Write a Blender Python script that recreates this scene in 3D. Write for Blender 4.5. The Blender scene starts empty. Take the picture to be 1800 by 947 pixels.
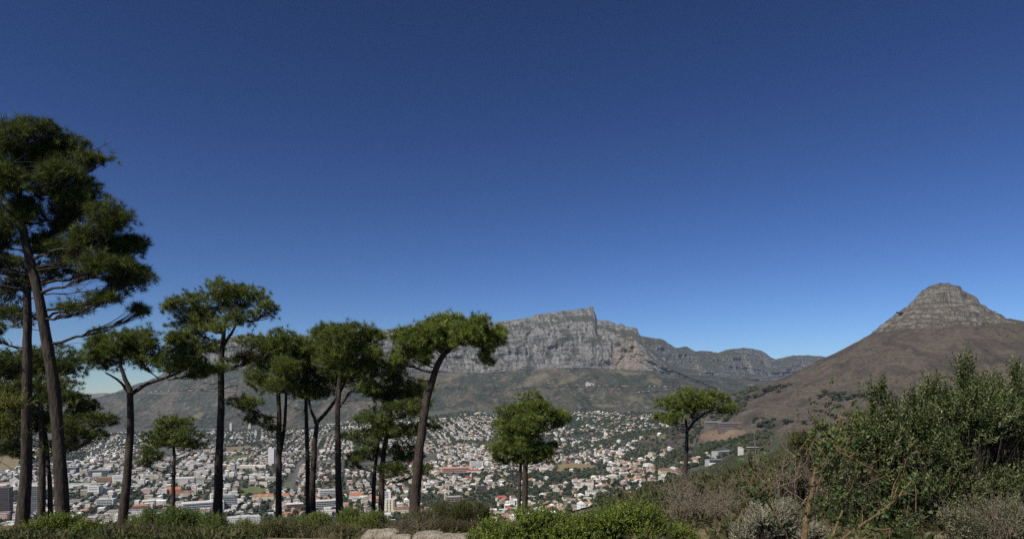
import bpy, math, random
import numpy as np
from math import radians

# ------------------------------------------------------------------ camera, sky, sun
F, CX, HZ = 1200.0, 900.0, 700.0          # focal length in photo pixels, centre column, horizon row
SC = bpy.context.scene
COL = SC.collection
cam_d = bpy.data.cameras.new('camera')
cam = bpy.data.objects.new('camera', cam_d); COL.objects.link(cam)
cam.location = (0, 0, 0); cam.rotation_euler = (radians(90), 0, 0)
cam_d.sensor_width = 36; cam_d.lens = 24
cam_d.shift_y = (HZ - 473.5) / 1800
cam_d.clip_start = 0.1; cam_d.clip_end = 100000
SC.camera = cam

SUN_AZ, SUN_EL = radians(-138), radians(46)     # azimuth from the view axis (+ = to the right)
sun_dir = np.array([math.sin(SUN_AZ) * math.cos(SUN_EL), math.cos(SUN_AZ) * math.cos(SUN_EL), math.sin(SUN_EL)])
W = bpy.data.worlds.new('World'); SC.world = W; W.use_nodes = True
wn = W.node_tree.nodes; wl = W.node_tree.links; wn.clear()
sky = wn.new('ShaderNodeTexSky'); sky.sky_type = 'NISHITA'; sky.sun_disc = False
sky.sun_elevation = SUN_EL; sky.sun_rotation = SUN_AZ
sky.altitude = 1500; sky.air_density = 1.0; sky.dust_density = 0.0; sky.ozone_density = 1.0
gam = wn.new('ShaderNodeGamma'); gam.inputs[1].default_value = 1.65
sc_ = wn.new('ShaderNodeVectorMath'); sc_.operation = 'SCALE'; sc_.inputs['Scale'].default_value = 1.0
tint = wn.new('ShaderNodeVectorMath'); tint.operation = 'MULTIPLY'; tint.inputs[1].default_value = (0.150, 0.183, 0.248)     # cool white balance
bg = wn.new('ShaderNodeBackground'); bg.inputs[1].default_value = 0.085
wo = wn.new('ShaderNodeOutputWorld')
wl.new(sky.outputs[0], sc_.inputs[0]); wl.new(sc_.outputs[0], gam.inputs[0]); wl.new(gam.outputs[0], tint.inputs[0]); wl.new(tint.outputs[0], bg.inputs[0]); wl.new(bg.outputs[0], wo.inputs[0])
sd = bpy.data.lights.new('sun', 'SUN'); sd.energy = 5.0; sd.angle = radians(0.5); sd.color = (1.0, 0.94, 0.84)
so = bpy.data.objects.new('sun', sd); COL.objects.link(so); so.location = (0, 0, 50)
from mathutils import Vector
so.rotation_euler = Vector(tuple(sun_dir)).to_track_quat('Z', 'Y').to_euler()
SC.view_settings.view_transform = 'Standard'; SC.view_settings.look = 'None'
SC.view_settings.exposure = 0.2; SC.view_settings.gamma = 1.0; SC.view_settings.use_curve_mapping = False
SC.render.engine = 'CYCLES'
SC.cycles.max_bounces = 5; SC.cycles.diffuse_bounces = 2; SC.cycles.glossy_bounces = 2
SC.cycles.transmission_bounces = 3; SC.cycles.volume_bounces = 0; SC.cycles.transparent_max_bounces = 4
SC.cycles.use_denoising = False; SC.cycles.use_adaptive_sampling = False
HAZE = 2.5e-5

# ------------------------------------------------------------------ helpers
def P(px, py, Y):
    px, py, Y = np.broadcast_arrays(np.asarray(px, float), np.asarray(py, float), np.asarray(Y, float))
    return np.stack([(px - CX) / F * Y, Y, -(py - HZ) / F * Y], -1)

def _h(ix, iy, seed):
    n = (ix.astype(np.int64) * 374761393 + iy.astype(np.int64) * 668265263 + seed * 1274126177) & 0xffffffff
    n = ((n ^ (n >> 13)) * 1274126177) & 0xffffffff
    n = n ^ (n >> 16)
    return (n & 0xffff) / 65535.0 * 2 - 1

def vn(x, y, seed=0):
    x = np.asarray(x, float); y = np.asarray(y, float)
    x, y = np.broadcast_arrays(x, y)
    ix = np.floor(x); iy = np.floor(y); fx = x - ix; fy = y - iy
    ux = fx * fx * (3 - 2 * fx); uy = fy * fy * (3 - 2 * fy)
    a = _h(ix, iy, seed); b = _h(ix + 1, iy, seed); c = _h(ix, iy + 1, seed); d = _h(ix + 1, iy + 1, seed)
    return (a * (1 - ux) + b * ux) * (1 - uy) + (c * (1 - ux) + d * ux) * uy

def fbm(x, y, seed=0, o=4, g=0.5):
    s = 0; a = 1; t = 0
    for k in range(o):
        s = s + a * vn(np.asarray(x) * 2 ** k + 17.3 * k, np.asarray(y) * 2 ** k + 9.1 * k, seed + k); t += a; a *= g
    return s / t

def ridge(x, y, seed=0, o=4):
    s = 0; a = 1; t = 0
    for k in range(o):
        s = s + a * (1 - 2 * np.abs(vn(np.asarray(x) * 2 ** k + 3.7 * k, np.asarray(y) * 2 ** k + 5.1 * k, seed + k))); t += a; a *= 0.5
    return s / t

def nrm(v):
    return v / np.maximum(np.linalg.norm(v, axis=-1, keepdims=True), 1e-9)

class MB:
    """collects vertices and faces, then links them as ONE mesh object"""
    def __init__(s): s.V = []; s.C = []; s.n = 0
    def add(s, v, f, col=None, mi=0, uv=None):
        v = np.asarray(v, float).reshape(-1, 3); f = np.asarray(f, np.int64)
        if len(f) == 0: return
        if col is None: col = (0.5, 0.5, 0.5)
        col = np.broadcast_to(np.asarray(col, float), (len(f), 3))
        s.V.append(v); s.C.append((f + s.n, col, mi, uv)); s.n += len(v)
    def mesh(s, name, mats, smooth=False):
        me = bpy.data.meshes.new(name)
        V = np.concatenate(s.V).astype(np.float32)
        me.vertices.add(len(V)); me.vertices.foreach_set('co', V.ravel())
        L = np.concatenate([c[0].ravel() for c in s.C]).astype(np.int32)
        tot = np.concatenate([np.full(len(c[0]), c[0].shape[1]) for c in s.C])
        st = np.concatenate([[0], np.cumsum(tot)[:-1]]).astype(np.int32)
        me.loops.add(len(L)); me.loops.foreach_set('vertex_index', L)
        me.polygons.add(len(tot)); me.polygons.foreach_set('loop_start', st)
        me.polygons.foreach_set('material_index', np.concatenate([np.full(len(c[0]), c[2]) for c in s.C]).astype(np.int32))
        me.polygons.foreach_set('use_smooth', np.full(len(tot), smooth))
        me.update(calc_edges=True)
        a = me.attributes.new('col', 'FLOAT_COLOR', 'FACE')
        cc = np.concatenate([c[1] for c in s.C]); cc = np.concatenate([cc, np.ones((len(cc), 1))], 1).astype(np.float32)
        a.data.foreach_set('color', cc.ravel())
        if any(c[3] is not None for c in s.C):
            u = np.concatenate([(c[3] if c[3] is not None else np.full((c[0].size, 2), -1.0)).reshape(-1, 2) for c in s.C]).astype(np.float32)
            me.uv_layers.new(name='UVMap').data.foreach_set('uv', u.ravel())
        for m in (mats if isinstance(mats, (list, tuple)) else [mats]): me.materials.append(m)
        return me
    def build(s, name, mats, parent=None, smooth=False, origin=None):
        if origin is not None:
            s.V = [v - np.asarray(origin) for v in s.V]
        o = bpy.data.objects.new(name, s.mesh(name, mats, smooth)); COL.objects.link(o)
        if origin is not None and parent is None: o.location = tuple(origin)
        if parent is not None: o.parent = parent
        return o

def tag(o, label=None, cat=None, group=None, kind=None):
    for k, v in (('label', label), ('category', cat), ('group', group), ('kind', kind)):
        if v: o[k] = v
    return o

def thing(name, label, cat, loc, group=None):
    o = bpy.data.objects.new(name, None); COL.objects.link(o); o.location = tuple(loc); o.empty_display_size = 0.3
    return tag(o, label, cat, group)

def tubes(pts, rad, sides=5):
    """pts (T,N,3), rad (T,N): T tubes -> verts, quads"""
    pts = np.asarray(pts, float); rad = np.asarray(rad, float)
    T, N = pts.shape[:2]
    t = nrm(np.gradient(pts, axis=1))
    ref = np.broadcast_to(np.array([0.37, 0.85, 0.37]), t.shape)
    ref = np.where(np.abs((t * ref).sum(-1, keepdims=True)) > 0.93, np.array([0.9, -0.3, 0.3]), ref)
    u = nrm(np.cross(t, ref)); w = np.cross(t, u)
    a = np.arange(sides) * 2 * math.pi / sides
    ring = u[:, :, None] * np.cos(a)[:, None] + w[:, :, None] * np.sin(a)[:, None]
    v = pts[:, :, None] + ring * rad[:, :, None, None]
    idx = np.arange(T * N * sides).reshape(T, N, sides)
    A = idx[:, :-1]; B = idx[:, 1:]
    f = np.stack([A, np.roll(A, -1, 2), np.roll(B, -1, 2), B], -1).reshape(-1, 4)
    return v.reshape(-1, 3), f

def bez(p0, p1, p2, n=8):
    s = np.linspace(0, 1, n)[:, None]
    return (1 - s) ** 2 * np.asarray(p0) + 2 * s * (1 - s) * np.asarray(p1) + s * s * np.asarray(p2)

def polyline(pts, n):
    pts = np.asarray(pts, float)
    d = np.concatenate([[0], np.cumsum(np.linalg.norm(np.diff(pts[:, :3], axis=0), axis=1))])
    s = np.linspace(0, d[-1], n)
    out = np.stack([np.interp(s, d, pts[:, k]) for k in range(pts.shape[1])], -1)
    for _ in range(max(1, n // 10)):
        out[1:-1] = out[1:-1] * 0.5 + (out[:-2] + out[2:]) * 0.25
    return out

# ------------------------------------------------------------------ materials
def mat(name):
    m = bpy.data.materials.new(name); m.use_nodes = True
    nt = m.node_tree; b = nt.nodes['Principled BSDF']
    b.inputs['Specular IOR Level'].default_value = 0.25; b.inputs['Roughness'].default_value = 0.85
    return m, nt, b

def N(nt, t, **kw):
    n = nt.nodes.new(t)
    for k, v in kw.items(): setattr(n, k, v)
    return n

def noise(nt, co, scale, detail=4, rough=0.55, mapping=None, dist=0.0):
    if mapping is not None:
        mp = N(nt, 'ShaderNodeMapping'); mp.inputs['Scale'].default_value = mapping
        nt.links.new(co, mp.inputs[0]); co = mp.outputs[0]
    n = N(nt, 'ShaderNodeTexNoise'); n.inputs['Scale'].default_value = scale
    n.inputs['Detail'].default_value = detail; n.inputs['Roughness'].default_value = rough
    n.inputs['Distortion'].default_value = dist
    nt.links.new(co, n.inputs['Vector']); return n.outputs['Fac']

def ramp(nt, fac, stops):
    r = N(nt, 'ShaderNodeValToRGB'); e = r.color_ramp.elements
    while len(e) < len(stops): e.new(0.5)
    for el, (p, c) in zip(e, stops):
        el.position = p; el.color = tuple(c) + (1,) if len(c) == 3 else c
    nt.links.new(fac, r.inputs[0]); return r.outputs[0]

def g3(a): return (a, a, a)

def mix(nt, fac, a, b, mode='MIX'):
    n = N(nt, 'ShaderNodeMix', data_type='RGBA', blend_type=mode)
    for s, v in ((n.inputs[0], fac), (n.inputs[6], a), (n.inputs[7], b)):
        if isinstance(v, (int, float)): s.default_value = v
        elif isinstance(v, tuple): s.default_value = v + (1,)
        else: nt.links.new(v, s)
    return n.outputs[2]

def mth(nt, op, a, b=0.5, clamp=False):
    n = N(nt, 'ShaderNodeMath', operation=op); n.use_clamp = clamp
    for s, v in ((n.inputs[0], a), (n.inputs[1], b)):
        if isinstance(v, (int, float)): s.default_value = v
        else: nt.links.new(v, s)
    return n.outputs[0]

def bump(nt, b, h, dist, strength=1.0):
    n = N(nt, 'ShaderNodeBump'); n.inputs['Distance'].default_value = dist; n.inputs['Strength'].default_value = strength
    nt.links.new(h, n.inputs['Height']); nt.links.new(n.outputs[0], b.inputs['Normal'])

def leaf_mat(name, rough=0.5, spec=0.3, trans=0.3):
    m, nt, b = mat(name)
    at = N(nt, 'ShaderNodeAttribute', attribute_name='col')
    nt.links.new(at.outputs[0], b.inputs['Base Color'])
    b.inputs['Roughness'].default_value = rough; b.inputs['Specular IOR Level'].default_value = spec
    tr = N(nt, 'ShaderNodeBsdfTranslucent'); nt.links.new(at.outputs[0], tr.inputs[0])
    ms = N(nt, 'ShaderNodeMixShader'); ms.inputs[0].default_value = trans
    nt.links.new(b.outputs[0], ms.inputs[1]); nt.links.new(tr.outputs[0], ms.inputs[2])
    nt.links.new(ms.outputs[0], nt.nodes['Material Output'].inputs[0]); return m

def bark_mat(name, c1, c2, sc=9.0):
    m, nt, b = mat(name)
    tc = N(nt, 'ShaderNodeTexCoord').outputs['Object']
    n1 = noise(nt, tc, sc, 5, 0.65, (1, 1, 0.25)); n2 = noise(nt, tc, 1.1, 3)
    c = ramp(nt, n1, [(0.3, c1), (0.72, c2)])
    c = mix(nt, mth(nt, 'MULTIPLY', n2, 0.5), c, tuple(x * 0.6 for x in c1))
    nt.links.new(c, b.inputs['Base Color']); bump(nt, b, n1, 0.09, 1.0); return m

M = {}
M['needle'] = leaf_mat('pine_needles', 0.55, 0.25, 0.28)
M['leaf'] = leaf_mat('shrub_leaves', 0.55, 0.28, 0.28)
M['dull_leaf'] = leaf_mat('dull_leaves', 0.75, 0.15, 0.2)
M['bark'] = bark_mat('pine_bark', (0.018, 0.014, 0.011), (0.105, 0.078, 0.06))
M['twig'] = bark_mat('grey_twig', (0.17, 0.135, 0.10), (0.40, 0.33, 0.25), 30)
M['orange_bark'] = bark_mat('peeling_orange_bark', (0.10, 0.062, 0.036), (0.40, 0.255, 0.125), 22)

m, nt, b = mat('far_foliage'); at = N(nt, 'ShaderNodeAttribute', attribute_name='col')
tc = N(nt, 'ShaderNodeNewGeometry').outputs['Position']
nz = noise(nt, tc, 0.35, 3, 0.7)
nt.links.new(mix(nt, 1.0, at.outputs[0], ramp(nt, nz, [(0.3, g3(0.45)), (0.7, g3(1.5))]), 'MULTIPLY'), b.inputs['Base Color'])
bump(nt, b, nz, 1.2, 1.0); M['far_foliage'] = m

m, nt, b = mat('roofing'); at = N(nt, 'ShaderNodeAttribute', attribute_name='col')
tc = N(nt, 'ShaderNodeNewGeometry').outputs['Position']
nz = noise(nt, tc, 0.25, 4, 0.7)
nt.links.new(mix(nt, 1.0, at.outputs[0], ramp(nt, nz, [(0.3, g3(0.7)), (0.7, g3(1.15))]), 'MULTIPLY'), b.inputs['Base Color'])
b.inputs['Roughness'].default_value = 0.75; M['roof'] = m

m, nt, b = mat('rendered_wall'); at = N(nt, 'ShaderNodeAttribute', attribute_name='col')
uv = N(nt, 'ShaderNodeUVMap').outputs[0]; sp = N(nt, 'ShaderNodeSeparateXYZ'); nt.links.new(uv, sp.inputs[0])
fu = mth(nt, 'FRACT', mth(nt, 'DIVIDE', sp.outputs[0], 3.2)); fv = mth(nt, 'FRACT', mth(nt, 'DIVIDE', sp.outputs[1], 3.1))
wu = mth(nt, 'MULTIPLY', mth(nt, 'GREATER_THAN', fu, 0.3), mth(nt, 'LESS_THAN', fu, 0.7))
wv = mth(nt, 'MULTIPLY', mth(nt, 'GREATER_THAN', fv, 0.32), mth(nt, 'LESS_THAN', fv, 0.74))
win = mth(nt, 'MULTIPLY', wu, wv)
tc = N(nt, 'ShaderNodeNewGeometry').outputs['Position']
wc = mix(nt, 1.0, at.outputs[0], ramp(nt, noise(nt, tc, 0.2, 4, 0.6), [(0.3, g3(0.78)), (0.7, g3(1.08))]), 'MULTIPLY')
nt.links.new(mix(nt, win, wc, (0.035, 0.04, 0.05)), b.inputs['Base Color'])
nt.links.new(mth(nt, 'SUBTRACT', 0.85, mth(nt, 'MULTIPLY', win, 0.6)), b.inputs['Roughness']); M['wall'] = m
m, nt, b = mat('window_glass'); b.inputs['Base Color'].default_value = (0.03, 0.04, 0.055, 1); b.inputs['Roughness'].default_value = 0.15
b.inputs['Specular IOR Level'].default_value = 0.5; M['glass'] = m

# ------------------------------------------------------------------ ground heights
DK = np.array([0.8, 5, 10, 15, 20, 30, 36, 45, 60, 100, 200, 300, 600, 900, 1300, 1700, 2200, 2800, 3500, 4200, 5000, 7000, 12500])
def drops(near, far):
    """near: drops in metres up to 300 m away; far: photo rows at 600 m and beyond"""
    return np.array(list(near) + [(r - HZ) / F * d for r, d in zip(far, DK[12:])])
n_left = [1.64, 1.76, 2.05, 2.95, 3.85, 5.55, 6.8, 10, 17, 38, 84, 122]
COLS = {
 -500: drops(n_left, [1080, 975, 925, 892, 856, 826, 800, 784, 768, 746, 735]),
 0:    drops(n_left, [1080, 975, 922, 888, 850, 818, 793, 776, 760, 742, 733]),
 250:  drops(n_left, [1080, 968, 914, 872, 832, 797, 774, 763, 752, 742, 733]),
 500:  drops(n_left, [1070, 962, 908, 866, 832, 806, 783, 762, 748, 742, 733]),
 800:  drops(n_left, [1050, 945, 890, 856, 822, 784, 748, 722, 716, 714, 712]),
 1000: drops([1.64, 1.76, 2.05, 2.8, 3.6, 5.2, 6.2, 7.6, 9.7, 20, 52, 82], [955, 908, 872, 845, 813, 778, 744, 722, 716, 714, 712]),
 1150: drops([1.64, 1.74, 1.95, 2.6, 3.3, 4.7, 5.4, 6.5, 8.1, 15, 36, 57], [896, 872, 838, 806, 778, 752, 730, 717, 712, 712, 712]),
 1205: drops([1.64, 1.72, 1.9, 2.5, 3.15, 4.4, 5.1, 6.1, 7.5, 13.2, 31, 48], [882, 858, 824, 796, 768, 742, 724, 714, 712, 712, 712]),
 1300: drops([1.64, 1.7, 1.8, 2.4, 2.9, 3.9, 4.5, 5.4, 6.9, 11.5, 22, 32], [824, 812, 790, 764, 726, 716, 718, 716, 714, 712, 712]),
 1450: drops([1.64, 1.68, 1.7, 2.1, 2.5, 3.2, 3.7, 4.4, 5.5, 8.5, 17, 24], [790, 777, 760, 748, 735, 728, 722, 718, 714, 712, 712]),
 1700: drops([1.64, 1.66, 1.7, 2.0, 2.3, 2.8, 3.2, 3.8, 4.8, 7, 13.5, 19], [772, 760, 748, 740, 732, 726, 722, 718, 714, 712, 712]),
 2300: drops([1.64, 1.66, 1.7, 2.0, 2.3, 2.8, 3.2, 3.8, 4.6, 6.5, 12, 17], [765, 755, 745, 738, 732, 726, 722, 718, 714, 712, 712]),
}
cpx = np.array(sorted(COLS)); ctab = np.stack([COLS[c] for c in cpx])           # (columns, knots)
gp = np.linspace(-500, 2300, 281); ll = np.linspace(math.log(0.8), math.log(12500), 400)
tab1 = np.stack([np.interp(ll, np.log(DK), r) for r in ctab])
gtab = np.stack([np.interp(gp, cpx, tab1[:, k]) for k in range(len(ll))], 1)
for _ in range(14):
    gtab[1:-1] = gtab[1:-1] * 0.5 + (gtab[:-2] + gtab[2:]) * 0.25
for _ in range(6):
    gtab[:, 1:-1] = gtab[:, 1:-1] * 0.5 + (gtab[:, :-2] + gtab[:, 2:]) * 0.25

def gbase(X, Y):
    X = np.asarray(X, float); Y = np.maximum(np.asarray(Y, float), 0.8)
    X, Y = np.broadcast_arrays(X, Y)
    a = np.clip((X / Y * F + CX - gp[0]) / (gp[1] - gp[0]), 0, len(gp) - 1.001)
    c = np.clip((np.log(Y) - ll[0]) / (ll[1] - ll[0]), 0, len(ll) - 1.001)
    i = a.astype(int); j = c.astype(int); u = a - i; w = c - j
    z = -((gtab[i, j] * (1 - u) + gtab[i + 1, j] * u) * (1 - w) + (gtab[i, j + 1] * (1 - u) + gtab[i + 1, j + 1] * u) * w)
    s = np.clip(Y / 60, 0, 1)
    z = z + 0.05 * (1 - s) * fbm(X * 1.3, Y * 1.3, 3) + s * np.clip(Y / 300, 0.15, 3) * fbm(X / (8 + Y * .05), Y / (8 + Y * .05), 5)
    return z

# the pointed peak on the far side of the saddle: heights from its crest profile
PK = np.array([1253.0, 2000.0])
pl = np.array([[0, 337], [20, 332], [45, 315], [70, 294], [87, 275], [100, 265], [120, 250], [128, 245], [140, 233], [162, 217], [173, 204], [187, 190], [195, 184], [250, 148], [303, 117], [420, 55], [587, -10], [700, -52], [800, -110], [900, -190], [1300, -500]], float)
pr = np.array([[0, 337], [22, 334], [47, 322], [67, 311], [87, 302], [96, 289], [100, 277], [117, 265], [138, 252], [155, 240], [167, 232], [197, 224], [247, 212], [400, 170], [700, 105], [1000, 50], [1300, 0]], float)
pf = np.array([[0, 337], [22, 333], [44, 323], [52, 317], [66, 262], [92, 250], [96, 243], [112, 236], [116, 228], [134, 221], [138, 213], [156, 205], [160, 198], [200, 176], [303, 120], [420, 66], [587, 2], [700, -30], [800, -52], [900, -82], [1000, -140], [1300, -500]], float)
def peak_z(X, Y):
    dx = X - PK[0]; dy = Y - PK[1]
    r = np.hypot(dx, dy) + 1e-6; cs = dx / r
    ta = np.arctan2(dy, dx); r = r * (1 + 0.03 * fbm(dx / 90, dy / 90, 21, 3) * np.clip(r / 60, 0, 1) + 0.06 * ridge(ta * 4.2 + 1, r / 500, 23, 5) * np.clip(r / 30, 0, 1) * np.clip((210 - r) / 60, 0, 1) + 0.028 * ridge(ta * 13, r / 300, 24, 3) * np.clip(r / 30, 0, 1) * np.clip((210 - r) / 60, 0, 1))
    zl, zr, zf = (np.interp(r, p[:, 0], p[:, 1]) for p in (pl, pr, pf))
    wl_ = np.clip(-cs, 0, 1) ** 1.5; wr = np.clip(cs, 0, 1) ** 2.2
    z = zf * (1 - wl_ - np.where(cs > 0, wr, 0)) + zl * wl_ + zr * np.where(cs > 0, wr, 0)
    k = np.clip((r - 120) / 200, 0, 1)
    z = z + k * (19 * ridge(ta * 5 + 0.4 * fbm(dx / 200, dy / 200, 33, 2), r / 900, 31, 4) * np.clip(r / 500, 0, 1.5) + 3.0 * fbm(dx / 26, dy / 26, 37, 4))
    cap = 1 - np.clip((r - 170) / 60, 0, 1)
    z = z + cap * (4.2 * fbm(dx / 14, dy / 14, 41, 4) + np.clip(r / 40, 0, 1) * 1.5 * np.sin((z + 14 * fbm(dx / 50, dy / 50, 43, 3)) / 2.6))
    return z

def H(X, Y):
    return np.maximum(gbase(X, Y), np.where(np.hypot(X - PK[0], Y - PK[1]) < 1250, peak_z(X, Y), -1e4))

def hit(px, py, lo=600.0, hi=4600.0, fn=H):
    """first point of the ground seen at a photo pixel, going outward from lo metres"""
    Y = np.exp(np.linspace(math.log(lo), math.log(hi), 1500))
    X = (px - CX) / F * Y; z = -(py - HZ) / F * Y
    k = np.argmax(fn(X, Y) >= z)
    if k == 0: k = len(Y) - 1
    return np.array([X[k], Y[k], fn(X[k], Y[k])])

def grid_faces(r, c):
    i = np.arange(r * c).reshape(r, c)
    return np.stack([i[:-1, :-1], i[:-1, 1:], i[1:, 1:], i[1:, :-1]], -1).reshape(-1, 4)

# ground materials
m, nt, b = mat('ground_cover')
pos = N(nt, 'ShaderNodeNewGeometry').outputs['Position']
n1 = noise(nt, pos, 0.9, 5, 0.65); n2 = noise(nt, pos, 0.012, 5, 0.6); n3 = noise(nt, pos, 0.06, 4, 0.7)
near = ramp(nt, n1, [(0.3, (0.045, 0.04, 0.024)), (0.5, (0.10, 0.085, 0.048)), (0.7, (0.19, 0.155, 0.095))])
fyn = ramp(nt, n3, [(0.3, (0.028, 0.033, 0.014)), (0.55, (0.055, 0.058, 0.028)), (0.75, (0.10, 0.085, 0.05))])
town = ramp(nt, n3, [(0.3, (0.035, 0.045, 0.024)), (0.5, (0.07, 0.072, 0.055)), (0.72, (0.16, 0.145, 0.12))])
sx = N(nt, 'ShaderNodeSeparateXYZ'); nt.links.new(pos, sx.inputs[0])
rr = mth(nt, 'DIVIDE', sx.outputs[0], mth(nt, 'MAXIMUM', sx.outputs[1], 1.0))
kf = N(nt, 'ShaderNodeMapRange'); kf.inputs[1].default_value = 30; kf.inputs[2].default_value = 70; nt.links.new(sx.outputs[1], kf.inputs[0])
kt = N(nt, 'ShaderNodeMapRange'); kt.inputs[1].default_value = 600; kt.inputs[2].default_value = 1000; nt.links.new(sx.outputs[1], kt.inputs[0])
kx = N(nt, 'ShaderNodeMapRange'); kx.inputs[1].default_value = 0.30; kx.inputs[2].default_value = 0.22; nt.links.new(rr, kx.inputs[0])
c = mix(nt, kf.outputs[0], near, fyn); c = mix(nt, mth(nt, 'MULTIPLY', kt.outputs[0], kx.outputs[0]), c, town)
nt.links.new(c, b.inputs['Base Color']); bump(nt, b, n1, 0.05, 0.8); M['ground'] = m

m, nt, b = mat('peak_slope_and_rock')
pos = N(nt, 'ShaderNodeNewGeometry'); nz_ = N(nt, 'ShaderNodeSeparateXYZ'); nt.links.new(pos.outputs['Normal'], nz_.inputs[0]); pos = pos.outputs['Position']
pz = N(nt, 'ShaderNodeSeparateXYZ'); nt.links.new(pos, pz.inputs[0])
st = noise(nt, pos, 1.0, 6, 0.7, (0.012, 0.012, 0.2), 0.2); cr = noise(nt, pos, 1.0, 6, 0.7, (0.06, 0.06, 0.022), 0.8); pa = noise(nt, pos, 1.0, 7, 0.68, (0.008, 0.008, 0.014), 1.0)
sm = noise(nt, pos, 0.12, 5, 0.75); vo = noise(nt, pos, 0.05, 5, 0.7)
rock = ramp(nt, st, [(0.32, (0.045, 0.041, 0.036)), (0.44, (0.115, 0.105, 0.092)), (0.57, (0.175, 0.162, 0.143)), (0.70, (0.11, 0.088, 0.07))])
rock = mix(nt, 1.0, rock, ramp(nt, cr, [(0.38, g3(0.42)), (0.52, g3(1.0)), (.7, g3(1.25))]), 'MULTIPLY')
rveg = mix(nt, sm, (0.03, 0.027, 0.018), (0.095, 0.078, 0.052))
kv = N(nt, 'ShaderNodeMapRange'); kv.inputs[1].default_value = 0.62; kv.inputs[2].default_value = 0.82
nt.links.new(mth(nt, 'ADD', nz_.outputs[2], mth(nt, 'MULTIPLY', mth(nt, 'SUBTRACT', sm, 0.5), 1.3)), kv.inputs[0])
rock = mix(nt, kv.outputs[0], rock, rveg)
slope = ramp(nt, pa, [(0.34, (0.034, 0.030, 0.024)), (0.46, (0.060, 0.049, 0.038)), (0.55, (0.098, 0.077, 0.057)), (0.66, (0.048, 0.048, 0.030))])
slope = mix(nt, ramp(nt, sm, [(0.36, g3(0.7)), (0.55, g3(0.0))]), slope, (0.035, 0.03, 0.024))
slope = mix(nt, ramp(nt, vo, [(0.68, g3(0.0)), (0.75, g3(0.45))]), slope, (0.17, 0.145, 0.115))
kz = N(nt, 'ShaderNodeMapRange'); kz.inputs[1].default_value = 184; kz.inputs[2].default_value = 202
nt.links.new(mth(nt, 'ADD', pz.outputs[2], mth(nt, 'MULTIPLY', mth(nt, 'SUBTRACT', vo, 0.5), 60)), kz.inputs[0])
nt.links.new(mix(nt, kz.outputs[0], slope, rock), b.inputs['Base Color'])
bump(nt, b, mth(nt, 'ADD', mth(nt, 'MULTIPLY', mth(nt, 'ADD', st, cr), kz.outputs[0]), sm), 3.0, 0.9); M['peak'] = m

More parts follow.
